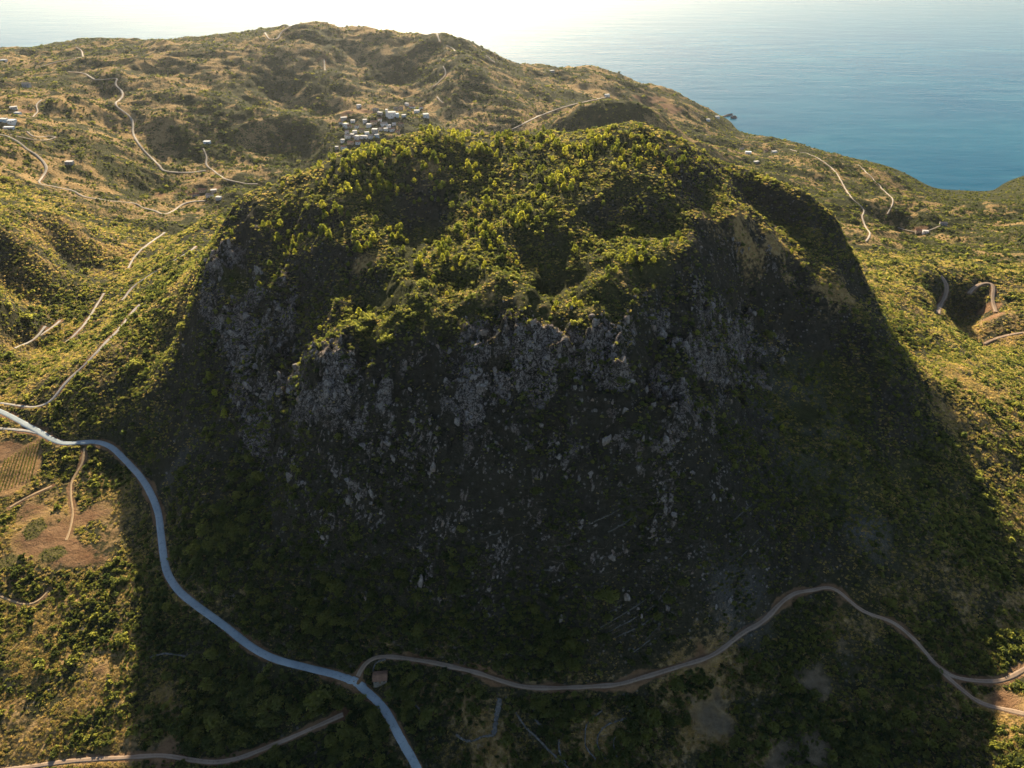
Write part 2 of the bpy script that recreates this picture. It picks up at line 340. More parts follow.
ROADS = [  # name, width, pixel line
    ('asphalt_road', 5.3, [(-40, 404), (-15, 407), (0, 411), (18, 420), (40, 432), (55, 441), (68, 444), (85, 441), (100, 442), (112, 447), (125, 460), (140, 476), (150, 492), (158, 512), (161, 535), (164, 560), (168, 575), (180, 592), (200, 608), (225, 626), (250, 646), (275, 659), (305, 667), (335, 674), (352, 680), (365, 690), (380, 703), (390, 718), (400, 738), (412, 758), (428, 790)]),
    ('concrete_lane', 3.0, [(-30, 403), (0, 403), (30, 407), (45, 405), (55, 397), (62, 386), (80, 369), (92, 357), (105, 343), (118, 330), (131, 314), (140, 304)]),
    ('concrete_lane', 3.4, [(-20, 428), (12, 429), (35, 432), (46, 436)]),
    ('dirt_track', 3.3, [(358, 678), (360.5, 670), (364, 661), (373, 656), (400, 657), (440, 664), (480, 673), (510, 684), (535, 688), (575, 687), (620, 684), (660, 672), (690, 663), (715, 655), (725, 647), (740, 634), (765, 620), (780, 603), (795, 592), (810, 591), (828, 586), (838, 588), (848, 600), (860, 610), (875, 616), (895, 622), (915, 640), (932, 660), (945, 673), (960, 679), (980, 681), (1003, 681), (1012, 676), (1034, 664)]),
    ('dirt_track', 3.6, [(938, 666), (950, 680), (965, 692), (980, 704), (1000, 708), (1015, 712), (1040, 716)]),
    ('dirt_track', 3.2, [(-20, 774), (40, 765), (80, 760), (130, 757), (165, 755), (190, 760), (225, 762), (255, 752), (285, 740), (315, 727), (343, 714)]),
    ('footpath', 1.8, [(84, 447), (82, 466), (75, 474), (71, 483), (71, 500), (73, 512), (70, 530), (66, 540)]),
    ('footpath', 1.6, [(-4, 594), (12, 601), (30, 606), (40, 602), (48, 590)]),
    ('footpath', 2.2, [(10, 508), (24, 498), (40, 491), (52, 486)]),
    ('concrete_lane', 2.8, [(122, 300), (133, 288), (150, 275), (175, 259), (196, 247)]),
    ('concrete_lane', 2.6, [(66, 342), (71, 338), (86, 322), (96, 306), (104, 293)]),
    ('concrete_lane', 2.6, [(128, 268), (137, 254), (150, 243), (165, 233)]),
    ('concrete_lane', 2.8, [(14, 347), (32, 341), (45, 326)]),
    ('concrete_lane', 2.8, [(40, 335), (48, 330), (60, 321)]),
    ('country_road', 3.7, [(68, 72), (85, 74), (95, 80), (108, 80), (118, 77), (115, 85), (122, 91), (122, 98), (115, 104), (118, 108), (128, 115), (133, 122), (133, 133), (138, 143), (145, 152), (152, 159), (160, 166), (163, 171), (185, 173), (206, 171)]),
    ('country_road', 3.7, [(-10, 133), (10, 137), (25, 148), (36, 155), (44, 163), (47, 170), (42, 178), (39, 183), (55, 187), (72, 191), (85, 197), (110, 201), (130, 203), (150, 210), (165, 214), (175, 210), (183, 204), (190, 202), (206, 201)]),
    ('country_road', 2.6, [(10, 134), (30, 140), (40, 141), (55, 139), (58, 137), (48, 136), (34, 138), (27, 131)]),
    ('country_road', 2.6, [(42, 100), (36, 105), (38, 112), (33, 117)]),
    ('country_road', 2.9, [(203, 148), (207, 158), (206, 165), (215, 172), (225, 179), (240, 183), (258, 185)]),
    ('country_road', 3.1, [(36, 68), (60, 62), (80, 58), (82, 52), (76, 47)]),
    ('country_road', 3.7, [(265, 33), (270, 40), (278, 39), (281, 33), (292, 25)]),
    ('country_road', 3.7, [(437, 34), (440, 43)]), ('country_road', 3.7, [(447, 45), (455, 51)]), ('country_road', 3.7, [(486, 55), (495, 64)]),
    ('country_road', 3.1, [(324, 59), (325, 71)]), ('country_road', 2.6, [(433, 88), (440, 81), (446, 74), (443, 66)]), ('country_road', 2.6, [(437, 97), (443, 104)]),
    ('country_road', 3.7, [(512, 130), (525, 123), (540, 116), (565, 107), (590, 101), (608, 97)]),
    ('country_road', 2.6, [(790, 150), (815, 157), (835, 172), (847, 192), (856, 202), (864, 210), (862, 217), (866, 228), (870, 234), (866, 242)]),
    ('country_road', 2.4, [(858, 165), (872, 178), (885, 192), (893, 201), (887, 215)]),
    ('country_road', 2.4, [(898, 228), (912, 232), (925, 232), (940, 226)]),
    ('dirt_track', 5.0, [(941, 274), (947, 285), (945, 297), (940, 305), (938, 313)]),
    ('dirt_track', 5.0, [(968, 296), (972, 288), (980, 284), (992, 282), (994, 290), (992, 300), (996, 312)]),
    ('dirt_track', 4.0, [(984, 345), (995, 339), (1012, 334), (1030, 332)]),
]
LINES = []
EMB = np.full((NR, NC), 99.0)                     # distance to a road edge
PAVE = np.zeros((NR, NC))
def near_line(w, reach):
    """distance to a polyline, and its nearest node, for the grid nodes around it"""
    x0, y0 = w.min(0) - reach; x1, y1 = w.max(0) + reach
    ii = np.where((rows >= y0) & (rows <= y1))[0]
    sub = (GX[ii[0]:ii[-1] + 1] >= x0) & (GX[ii[0]:ii[-1] + 1] <= x1)
    r, c = np.nonzero(sub); r = r + ii[0]
    px, py = GX[r, c], GY[r, c]
    best = np.full(px.shape, 1e9); bi = np.zeros(px.shape, int)
    for k in range(len(w)):
        d = (px - w[k, 0]) ** 2 + (py - w[k, 1]) ** 2
        m = d < best; best[m] = d[m]; bi[m] = k
    return r, c, np.sqrt(best), bi
for name, width, pts in ROADS:
    w = smooth_line(pts, H, 2.5 if pts[len(pts) // 2][1] > 300 else 4.0)
    zc = sample(H, w[:, 0], w[:, 1])
    k = np.ones(9) / 9
    zs = np.convolve(np.pad(zc, 4, mode='edge'), k, mode='valid')
    LINES.append((name, width, w, zs))
for name, width, w, zs in LINES:
    tf = np.linspace(0, len(w) - 1, (len(w) - 1) * 4 + 1); ti = np.arange(len(w))       # finer, so that the bed slopes evenly
    wf = np.stack([np.interp(tf, ti, w[:, 0]), np.interp(tf, ti, w[:, 1])], 1); zs_f = np.interp(tf, ti, zs)
    r, c, d, bi = near_line(wf, width * 1.6 + 5)
    b = 1 - sstep(width * .62, width * 1.25 + 2.0, d)
    H[r, c] = H[r, c] * (1 - b) + (zs_f[bi] - .16) * b
    EMB[r, c] = np.minimum(EMB[r, c], d - width * .5)
# under the sea the ground stays below the water
H = np.where(BASE < 2, np.minimum(H, BASE), H)
# ---------------------------------------------------------------- ground cover masks
rough_n = fbm(GX, GY, 26, 4, 77)
big_n = fbm(GX, GY, 150, 4, 78)
rn1, rn2 = fbm(GX, qq, 19, 4, 79, .6), fbm(GX, qq, 4, 2, 80)
cell = sstep(.05, .25, s2 - v2) * sstep(.3, .6, r2 + .9 * rn1 + .25 * rn2) * (.55 + .45 * sstep(.05, .3, s3 - v3))       # block by block, the shade of the gaps painted in as dark joints
rock = sstep(.15, .5, rockm) * sstep(-.38, -.02, rn1 + .25 * rn2) * cell
rock = np.maximum(rock, hill * sstep(.85, 1.2, slope) * sstep(.1, .3, rn1) * cell * .8)
dry = patches([(60, 100, 110, .75), (150, 70, 80, .6), (40, 170, 70, .75), (20, 60, 60, .5), (400, 95, 34, .9), (360, 112, 22, 1), (420, 108, 22, 1), (380, 38, 50, .75), (300, 48, 30, .6), (480, 120, 40, .8), (520, 85, 30, .6), (575, 85, 30, .8), (600, 92, 26, .9),
               (660, 102, 22, 1), (690, 108, 16, .8), (235, 60, 50, .6), (340, 60, 30, .5), (1000, 400, 70, .8), (950, 410, 30, .5), (1035, 520, 44, .8), (1040, 630, 44, .8), (1020, 730, 44, .8), (940, 310, 40, .5), (985, 330, 40, .6), (900, 300, 30, .5), (960, 240, 50, .4), (890, 215, 40, .35),
               (840, 175, 40, .5), (745, 220, 40, .6), (700, 205, 36, .55), (780, 250, 24, .8), (835, 295, 22, .8), (560, 310, 30, .35), (430, 170, 26, .4), (345, 205, 18, .6), (300, 245, 16, .5), (365, 262, 16, .5), (480, 300, 36, .4), (470, 230, 30, .3), (620, 280, 30, .3),
               (60, 520, 60, .9), (30, 560, 50, .7), (90, 500, 36, .8), (60, 680, 80, .85), (120, 720, 60, .8), (20, 700, 60, .8), (40, 620, 50, .8), (110, 600, 40, .6), (30, 300, 40, .4), (100, 240, 40, .6), (30, 215, 40, .5), (170, 200, 40, .6), (715, 715, 60, .9), (720, 660, 30, .5), (600, 745, 40, .6), (500, 755, 40, .5), (470, 715, 30, .5), (840, 640, 34, .35), (930, 290, 30, .3)])
dry = np.clip(dry * (0.75 + .9 * rough_n + .3 * big_n), 0, 1)
dry = np.maximum(dry, far * land * sstep(-.15, .45, big_n + .9 * rough_n) * .52)
dry = np.maximum(dry, (1 - far) * (1 - hill) * sstep(-.1, .45, big_n + .8 * rough_n) * .36)
dirt = patches([(990, 308, 8, 1, .8), (994, 316, 7, 1), (185, 195, 16, .7, .5), (215, 190, 14, .6, .5), (160, 198, 10, .5), (345, 118, 16, .7), (365, 112, 14, .8), (655, 100, 14, .9), (668, 108, 14, .9), (640, 98, 10, .6), (445, 77, 5, .8), (322, 60, 8, .7), (26, 110, 6, .9), (920, 231, 8, .7), (50, 535, 24, .9), (88, 515, 18, .8), (75, 552, 24, .9), (30, 512, 16, .7), (100, 540, 16, .7), (20, 580, 14, .6), (10, 450, 16, .8), (40, 425, 12, .6), (95, 560, 16, .5),
                (700, 655, 14, .6), (840, 600, 10, .4), (1005, 700, 14, .7), (100, 672, 10, .5), (50, 715, 14, .35), (30, 725, 12, .35), (160, 755, 18, .6), (130, 750, 14, .5)])
dirt = np.clip(dirt * (1 + .8 * rough_n), 0, 1)
# verges of the roads
dirt = np.maximum(dirt, (1 - sstep(.1, 2.2, EMB + 2.2 * rough_n)) * .7)
pale = np.zeros((NR, NC))
for pts in ([(828, 650), (836, 640), (846, 638), (856, 648), (852, 658), (836, 662)], [(796, 680), (806, 668), (822, 668), (832, 684), (824, 696), (806, 694)], [(775, 700), (788, 697), (804, 708), (812, 718), (800, 722), (780, 712)],
            [(768, 768), (772, 745), (800, 738), (814, 732), (830, 744), (826, 790), (770, 790)], [(690, 700), (720, 690), (750, 712), (735, 740), (700, 735)]):
    m, _ = poly_mask(pts, H, 5.0); pale = np.maximum(pale, m * np.clip(.75 + rough_n * 1.2 + .4 * rn2, 0, 1))
vine, VINE_XY = poly_mask([(2, 463), (14, 452), (40, 437), (43, 449), (39, 470), (24, 486), (10, 496), (-12, 497), (-14, 470)], H, .8)
plot = np.zeros((NR, NC))
for pts in ([(22, 533), (27, 524), (42, 517), (48, 527), (37, 538), (27, 541)], [(38, 556), (44, 549), (62, 545), (68, 553), (58, 560), (42, 563)], [(0, 560), (12, 552), (20, 558), (10, 568), (-4, 570)]):
    m, _ = poly_mask(pts, H, .35); plot = np.maximum(plot, m)
terr = np.clip(patches([(640, 605, 50, 1, .7), (540, 560, 60, .8, .6), (590, 520, 40, .7, .6), (740, 540, 40, .7), (480, 545, 30, .6), (680, 520, 40, .6), (560, 600, 40, .7, .6), (800, 480, 50, .5), (150, 690, 40, .5, .6), (540, 745, 60, .7, .6), (620, 740, 40, .7), (870, 690, 40, .5)]) * (1.0 + .8 * rough_n), 0, 1)
scree = np.clip(patches([(860, 530, 40, .5, .6), (845, 500, 18, .3), (930, 520, 22, .5), (740, 600, 26, .7), (730, 580, 16, .5), (175, 470, 20, .4), (800, 420, 50, .35, 1.5)]) * np.clip(.6 + 1.6 * rough_n + .6 * rn2, 0, 1.5), 0, 1)
cleared = patches([(380.5, 679, 8, 1.3), (380, 686, 7, 1.2), (499, 702, 6, 1), (497, 717, 7, 1), (494, 731, 6, 1), (475, 739, 7, 1), (460, 737, 6, 1), (520, 721, 6, .9), (531, 733, 6, .9), (543, 745, 6, .9), (555, 756, 6, .9), (602, 729, 7, 1), (598, 741, 7, 1), (612, 722, 6, 1), (587, 733, 6, 1), (586, 746, 6, 1), (624, 719, 6, .9), (560, 746, 5, .9)])
bare = np.clip(np.maximum.reduce([np.clip(cleared * 1.25, 0, 1), 1 - sstep(.6, 2.0, EMB), vine, plot, pale, dirt * .85, sstep(.3, .7, rock) * .75, scree * .5]), 0, 1)
woody = patches([(200, 560, 70, 1), (110, 470, 30, .9), (300, 640, 70, .9), (430, 610, 60, .6), (540, 650, 40, .8), (640, 705, 24, .8), (560, 695, 18, .6), (690, 678, 20, .9), (745, 670, 14, .8), (800, 700, 22, .5), (860, 740, 30, .5), (30, 580, 30, .5), (380, 720, 60, .8), (440, 740, 40, .6), (250, 720, 70, .8),
                 (640, 90, 20, .6), (570, 72, 18, 1), (600, 75, 20, 1), (690, 100, 20, .8), (840, 170, 30, .8), (110, 120, 20, .8), (110, 95, 16, .8), (280, 150, 60, .9), (200, 130, 50, .7), (160, 190, 14, .8), (420, 60, 30, .7), (480, 95, 30, .8), (930, 290, 20, .8), (900, 212, 22, .8), (990, 215, 30, .7), (980, 260, 40, .5), (150, 300, 60, .7), (60, 310, 40, .6)])
pine_zone = patches([(400, 150, 34, 1), (450, 145, 34, .9), (500, 150, 40, .9), (360, 165, 30, 1), (330, 190, 24, .8), (380, 185, 24, .9), (470, 175, 30, .7), (550, 150, 30, .7), (600, 145, 30, .8), (640, 150, 30, .6), (560, 185, 22, .7), (510, 215, 26, 1), (480, 235, 24, .9), (450, 250, 20, .9), (420, 275, 20, .7),
                     (400, 240, 18, .8), (330, 225, 22, 1), (290, 245, 18, .9), (360, 240, 16, .8), (400, 230, 16, .8), (420, 265, 14, .8), (540, 200, 20, .6), (560, 300, 16, .4), (620, 270, 20, .5), (640, 250, 12, .4), (300, 205, 20, .6), (680, 165, 26, .35), (430, 200, 16, .35), (270, 215, 16, .5)])

# ---------------------------------------------------------------- material helpers
def mat(name):
    m = bpy.data.materials.new(name); m.use_nodes = True
    nt = m.node_tree; nt.nodes.clear()
    return m, nt
def nd(nt, t, **kw):
    n_ = nt.nodes.new(t)
    for k, v in kw.items():
        if hasattr(n_, k): setattr(n_, k, v)
        else: n_.inputs[k.replace('_', ' ')].default_value = v
    return n_
def noise(nt, vec, scale, detail=4, rough=.55, dist=0.0):
    t = nt.nodes.new('ShaderNodeTexNoise'); t.inputs['Scale'].default_value = scale; t.inputs['Detail'].default_value = detail
    t.inputs['Roughness'].default_value = rough; t.inputs['Distortion'].default_value = dist
    nt.links.new(vec, t.inputs['Vector']); return t.outputs['Fac']
def ramp(nt, fac, stops):
    r = nt.nodes.new('ShaderNodeValToRGB'); e = r.color_ramp.elements
    while len(e) < len(stops): e.new(.5)
    for q, (p, c) in zip(e, stops): q.position = p; q.color = (*c, 1) if len(c) == 3 else c
    nt.links.new(fac, r.inputs[0]); return r.outputs[0]
def mix(nt, fac, a, b):
    m = nt.nodes.new('ShaderNodeMix'); m.data_type = 'RGBA'
    for sock, v in ((m.inputs[0], fac), (m.inputs[6], a), (m.inputs[7], b)):
        if isinstance(v, (int, float)): sock.default_value = v
        elif isinstance(v, tuple): sock.default_value = (*v, 1)
        else: nt.links.new(v, sock)
    return m.outputs[2]
def math_(nt, op, a, b=None, c=None, clamp=False):
    m = nt.nodes.new('ShaderNodeMath'); m.operation = op; m.use_clamp = clamp
    for i, v in enumerate((a, b, c)):
        if v is None: continue
        if isinstance(v, (int, float)): m.inputs[i].default_value = v
        else: nt.links.new(v, m.inputs[i])
    return m.outputs[0]
def fit(nt, x, a, b):
    m = nt.nodes.new('ShaderNodeMapRange'); m.interpolation_type = 'SMOOTHSTEP'
    m.inputs[1].default_value = a; m.inputs[2].default_value = b; nt.links.new(x, m.inputs[0]); return m.outputs[0]
def attr(nt, name):
    a = nt.nodes.new('ShaderNodeAttribute'); a.attribute_name = name; return a.outputs['Fac']
def surf(nt, color, rough=.95, bump=None, strength=.5, dist=.3, spec=.08, extra=None):
    b = nt.nodes.new('ShaderNodeBsdfPrincipled'); b.inputs['Roughness'].default_value = rough; b.inputs['Specular IOR Level'].default_value = spec
    if isinstance(color, tuple): b.inputs['Base Color'].default_value = (*color, 1)
    else: nt.links.new(color, b.inputs['Base Color'])
    if bump is not None:
        bn = nt.nodes.new('ShaderNodeBump'); bn.inputs['Strength'].default_value = strength; bn.inputs['Distance'].default_value = dist
        nt.links.new(bump, bn.inputs['Height']); nt.links.new(bn.outputs[0], b.inputs['Normal'])
    o = nt.nodes.new('ShaderNodeOutputMaterial'); nt.links.new(b.outputs[0], o.inputs[0]); return b
def wpos(nt):
    g = nt.nodes.new('ShaderNodeNewGeometry'); return g.outputs['Position']

# ---------------------------------------------------------------- ground
m_ground, nt = mat('scrub_ground')
pos = wpos(nt)
n_big, n_mid, n_fine, n_grit = noise(nt, pos, .012, 5), noise(nt, pos, .07, 5, .6), noise(nt, pos, .32, 4, .65), noise(nt, pos, 1.3, 3, .7)
herb = ramp(nt, n_mid, [(.3, (.030, .034, .014)), (.5, (.055, .058, .022)), (.72, (.090, .082, .034))])
herb = mix(nt, fit(nt, n_fine, .5, .68), herb, (.026, .032, .012))
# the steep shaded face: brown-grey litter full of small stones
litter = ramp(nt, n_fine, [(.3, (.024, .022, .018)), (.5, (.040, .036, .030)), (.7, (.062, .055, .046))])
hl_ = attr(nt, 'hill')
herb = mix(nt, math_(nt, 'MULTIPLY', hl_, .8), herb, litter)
vor = nt.nodes.new('ShaderNodeTexVoronoi'); vor.inputs['Scale'].default_value = .42; nt.links.new(pos, vor.inputs['Vector'])
vsep = nt.nodes.new('ShaderNodeSeparateColor'); nt.links.new(vor.outputs['Color'], vsep.inputs[0])
speck = math_(nt, 'MULTIPLY', math_(nt, 'LESS_THAN', vor.outputs['Distance'], .34), math_(nt, 'GREATER_THAN', math_(nt, 'ADD', vsep.outputs[0], math_(nt, 'MULTIPLY', n_mid, .7)), 1.12))
herb = mix(nt, math_(nt, 'MULTIPLY', math_(nt, 'MULTIPLY', speck, hl_), .85), herb, ramp(nt, vsep.outputs[1], [(0, (.09, .08, .07)), (1, (.24, .22, .20))]))
straw = ramp(nt, n_fine, [(.3, (.22, .14, .055)), (.5, (.33, .215, .09)), (.7, (.42, .30, .14))])
d0 = attr(nt, 'dry')
dsum = math_(nt, 'ADD', d0, math_(nt, 'MULTIPLY', math_(nt, 'SUBTRACT', n_fine, .5), 1.1))
dsum = math_(nt, 'ADD', dsum, math_(nt, 'MULTIPLY', math_(nt, 'SUBTRACT', n_mid, .5), .9))
col = mix(nt, fit(nt, dsum, .22, .62), herb, straw)
earth = ramp(nt, n_mid, [(.3, (.16, .085, .045)), (.7, (.30, .185, .10))])
col = mix(nt, fit(nt, math_(nt, 'ADD', attr(nt, 'dirt'), math_(nt, 'MULTIPLY', math_(nt, 'SUBTRACT', n_fine, .5), .8)), .35, .7), col, earth)
pale_c = ramp(nt, n_fine, [(.3, (.12, .09, .055)), (.7, (.22, .17, .11))])
col = mix(nt, attr(nt, 'pale'), col, pale_c)
scree_c = ramp(nt, n_grit, [(.35, (.05, .05, .045)), (.6, (.22, .21, .20))])
col = mix(nt, math_(nt, 'MULTIPLY', attr(nt, 'scree'), .8), col, scree_c)
col = mix(nt, attr(nt, 'vine'), col, ramp(nt, n_fine, [(.3, (.24, .14, .06)), (.7, (.36, .23, .11))]))
col = mix(nt, attr(nt, 'plot'), col, ramp(nt, n_fine, [(.3, (.09, .085, .03)), (.7, (.17, .14, .06))]))
n_crag, n_edge = noise(nt, pos, .085, 6, .72, .4), noise(nt, pos, .5, 4, .7)
cz = math_(nt, 'ADD', math_(nt, 'MULTIPLY', attr(nt, 'cliff'), .74), math_(nt, 'ADD', math_(nt, 'MULTIPLY', math_(nt, 'SUBTRACT', n_crag, .5), 2.3), math_(nt, 'MULTIPLY', math_(nt, 'SUBTRACT', n_edge, .5), .8)))
cz = math_(nt, 'MULTIPLY', fit(nt, cz, .45, .60), fit(nt, attr(nt, 'cliff'), .08, .3))
rk = math_(nt, 'ADD', attr(nt, 'rock'), math_(nt, 'MULTIPLY', math_(nt, 'SUBTRACT', n_fine, .5), .9))
rk = math_(nt, 'MAXIMUM', fit(nt, rk, .42, .62), cz)
# low dry stone risers of the old terraces follow the contour lines
sz = nt.nodes.new('ShaderNodeSeparateXYZ'); nt.links.new(pos, sz.inputs[0])
lev = math_(nt, 'FRACT', math_(nt, 'ADD', math_(nt, 'MULTIPLY', sz.outputs[2], .27), math_(nt, 'MULTIPLY', n_big, 6.0)))
riser = math_(nt, 'MULTIPLY', math_(nt, 'MULTIPLY', math_(nt, 'LESS_THAN', lev, .13), fit(nt, math_(nt, 'ADD', n_mid, math_(nt, 'MULTIPLY', n_fine, .4)), .68, .78)), math_(nt, 'MULTIPLY', attr(nt, 'terr'), .8))
rk = math_(nt, 'MAXIMUM', rk, riser)
crk = noise(nt, pos, .30, 5, .68, .8)
crack = fit(nt, math_(nt, 'ABSOLUTE', math_(nt, 'SUBTRACT', crk, .5)), .004, .055)
stone = ramp(nt, n_grit, [(.3, (.09, .074, .062)), (.5, (.26, .222, .19)), (.75, (.46, .405, .355))])
stone = mix(nt, math_(nt, 'MULTIPLY', fit(nt, n_mid, .45, .7), .7), stone, (.22, .165, .13))
stone = mix(nt, crack, (.045, .042, .036), stone)  # crevice shade painted into the stone colour as near-black cracks
col = mix(nt, rk, col, stone)
hgt = math_(nt, 'ADD', math_(nt, 'ADD', n_fine, math_(nt, 'MULTIPLY', n_grit, .6)), math_(nt, 'MULTIPLY', math_(nt, 'MULTIPLY', crack, rk), .6))
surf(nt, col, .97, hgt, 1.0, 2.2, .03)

def grid_mesh(name, X, Y, Z):
    nr, nc = X.shape
    me = bpy.data.meshes.new(name)
    idx = np.arange(nr * nc).reshape(nr, nc)
    q = np.stack([idx[:-1, :-1], idx[:-1, 1:], idx[1:, 1:], idx[1:, :-1]], -1).reshape(-1, 4)
    me.vertices.add(nr * nc); me.vertices.foreach_set('co', np.stack([X, Y, Z], -1).astype(np.float32).ravel())
    me.loops.add(q.size); me.loops.foreach_set('vertex_index', q.astype(np.int32).ravel())
    me.polygons.add(len(q)); me.polygons.foreach_set('loop_start', (np.arange(len(q)) * 4).astype(np.int32))
    me.update(calc_edges=True)
    return me
def link(name, me, m=None, parent=None, **props):
    o = bpy.data.objects.new(name, me); scene.collection.objects.link(o)
    if m is not None and me is not None and not me.materials: me.materials.append(m)
    if parent is not None: o.parent = parent
    for k, v in props.items(): o[k] = v
    return o
tm = grid_mesh('terrain', GX, GY, H)
tm.polygons.foreach_set('use_smooth', np.ones(len(tm.polygons), bool))
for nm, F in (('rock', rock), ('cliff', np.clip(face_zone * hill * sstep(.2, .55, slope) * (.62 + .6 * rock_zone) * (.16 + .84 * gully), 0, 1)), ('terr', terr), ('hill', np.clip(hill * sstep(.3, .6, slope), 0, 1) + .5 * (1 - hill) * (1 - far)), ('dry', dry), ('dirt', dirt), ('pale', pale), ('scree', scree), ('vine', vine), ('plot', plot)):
    a = tm.attributes.new(nm, 'FLOAT', 'POINT'); a.data.foreach_set('value', F.astype(np.float32).ravel())
link('terrain', tm, m_ground, kind='structure')

# ---------------------------------------------------------------- sea
m_sea, nt = mat('sea_water')
pos = wpos(nt)
mp = nt.nodes.new('ShaderNodeMapping'); mp.inputs['Rotation'].default_value = (0, 0, .12); mp.inputs['Scale'].default_value = (.35, 1, 1); nt.links.new(pos, mp.inputs[0])
w1, w2, w3 = noise(nt, mp.outputs[0], .012, 4, .6), noise(nt, mp.outputs[0], .05, 3, .6), noise(nt, pos, .0022, 4, .6)
hgt = math_(nt, 'ADD', math_(nt, 'MULTIPLY', w1, 2.2), math_(nt, 'MULTIPLY', w2, .6))
b = surf(nt, mix(nt, math_(nt, 'MULTIPLY', fit(nt, noise(nt, mp.outputs[0], .0075, 5, .7, .5), .5, .66), .35), ramp(nt, w3, [(.35, (.003, .082, .145)), (.65, (.007, .108, .168))]), (.03, .15, .20)), .15, hgt, .38, 2.0, .06)
b.inputs['IOR'].default_value = 1.333
sx = np.concatenate([-np.geomspace(40000, 200, 24), np.geomspace(200, 40000, 24)]); sy = np.concatenate([[-500], np.linspace(600, 6000, 20), np.geomspace(7000, 55000, 10)])
SX, SY = np.meshgrid(sx, sy)
link('sea', grid_mesh('sea', SX, SY, np.zeros_like(SX)), m_sea, kind='structure')

# ---------------------------------------------------------------- road sheets
def track_mat(name, a, b_, c, scale=.6):
    m, nt = mat(name); p_ = wpos(nt)
    n1, n2 = noise(nt, p_, .12, 4, .6), noise(nt, p_, scale, 4, .65)
    cc = ramp(nt, n1, [(.3, a), (.7, b_)]); cc = mix(nt, fit(nt, n2, .52, .7), cc, c)
    e = nt.nodes.new('ShaderNodeAttribute'); e.attribute_name = 'across'
    # two wheel ruts with a paler crown between them
    if 'asphalt' not in name:
        w_ = math_(nt, 'ABSOLUTE', math_(nt, 'SUBTRACT', math_(nt, 'ABSOLUTE', e.outputs['Fac']), .48))
        cc = mix(nt, math_(nt, 'MULTIPLY', math_(nt, 'SUBTRACT', 1.0, fit(nt, w_, .05, .3)), .35), cc, tuple(min(1, v * 1.5) for v in b_))
    surf(nt, cc, .9, n2, .4, .2, .2); return m
m_road = {'asphalt_road': track_mat('worn_asphalt', (.25, .295, .31), (.335, .38, .395), (.205, .24, .255)), 'dirt_track': track_mat('dirt_track_earth', (.22, .15, .10), (.30, .22, .155), (.17, .12, .08)), 'footpath': track_mat('footpath_earth', (.30, .20, .11), (.38, .27, .15), (.26, .17, .09)),
          'concrete_lane': track_mat('concrete_paving', (.27, .25, .22), (.35, .32, .28), (.22, .20, .175)), 'country_road': track_mat('pale_road_dust', (.27, .23, .18), (.35, .30, .23), (.20, .17, .13))}
for k, (name, width, w, zs) in enumerate(LINES):
    t = np.gradient(w, axis=0); t /= np.linalg.norm(t, axis=1)[:, None]
    nrm = np.stack([-t[:, 1], t[:, 0]], 1)
    na = 7
    off = np.linspace(-1, 1, na)
    jit = 1 + (.025 if name == 'asphalt_road' else .16) * np.convolve(rng.normal(size=len(w) + 2), [.3, .4, .3], 'valid')
    X = w[:, 0:1] + nrm[:, 0:1] * off * (width / 2) * jit[:, None]; Y = w[:, 1:2] + nrm[:, 1:2] * off * (width / 2) * jit[:, None]
    ground = sample(H, X, Y)
    Z = np.maximum(zs[:, None] + .02 - .05 * off ** 2, ground + .05) + (.05 if width < 4.3 else .09) + .0007 * np.hypot(X, Y) * (w[:, 1].mean() > 700)
    Z[:, 0] -= .5; Z[:, -1] -= .5
    me = grid_mesh(name, X, Y, Z)
    a = me.attributes.new('across', 'FLOAT', 'POINT'); a.data.foreach_set('value', np.repeat(off[None], len(w), 0).astype(np.float32).ravel())
    me.polygons.foreach_set('use_smooth', np.ones(len(me.polygons), bool))
    link(name, me, m_road[name], kind='structure')
# ---------------------------------------------------------------- foliage prototypes
def leaf_material(name, dark, light, trans, hue=.5):
    m, nt = mat(name)
    oi = nt.nodes.new('ShaderNodeObjectInfo'); p_ = wpos(nt)
    f = math_(nt, 'ADD', math_(nt, 'MULTIPLY', oi.outputs['Random'], .6), math_(nt, 'MULTIPLY', noise(nt, p_, .02, 3), .5))
    f = math_(nt, 'ADD', f, math_(nt, 'MULTIPLY', math_(nt, 'SUBTRACT', noise(nt, p_, .9, 2), .5), .5))
    c = ramp(nt, f, [(.15, dark), (.85, light)])
    ct = mix(nt, fit(nt, oi.outputs['Random'], 0, 1), (trans[0] * .35, trans[1] * .45, trans[2] * .6), trans)
    d = nt.nodes.new('ShaderNodeBsdfDiffuse'); t = nt.nodes.new('ShaderNodeBsdfTranslucent'); s = nt.nodes.new('ShaderNodeAddShader')
    nt.links.new(c, d.inputs[0]); nt.links.new(ct, t.inputs[0]); nt.links.new(d.outputs[0], s.inputs[0]); nt.links.new(t.outputs[0], s.inputs[1])
    o = nt.nodes.new('ShaderNodeOutputMaterial'); nt.links.new(s.outputs[0], o.inputs[0]); return m
m_bush = leaf_material('scrub_leaves', (.022, .030, .014), (.055, .064, .027), (.26, .255, .045))
m_pine = leaf_material('pine_needles', (.026, .040, .014), (.070, .085, .024), (.40, .38, .04))
m_dark = leaf_material('evergreen_leaves', (.018, .026, .013), (.042, .052, .024), (.10, .115, .022))
m_grass = leaf_material('dry_grass_blades', (.16, .12, .045), (.29, .21, .085), (.35, .255, .085))
m_herb = leaf_material('green_grass_blades', (.07, .068, .025), (.14, .12, .045), (.32, .27, .05))
m_vine = leaf_material('vine_leaves', (.06, .08, .02), (.12, .13, .03), (.12, .12, .02))
m_bark, nt = mat('bark'); surf(nt, ramp(nt, noise(nt, wpos(nt), 2.0), [(.3, (.05, .035, .025)), (.7, (.12, .09, .065))]), .95)
m_rock, nt = mat('limestone'); pos = wpos(nt)
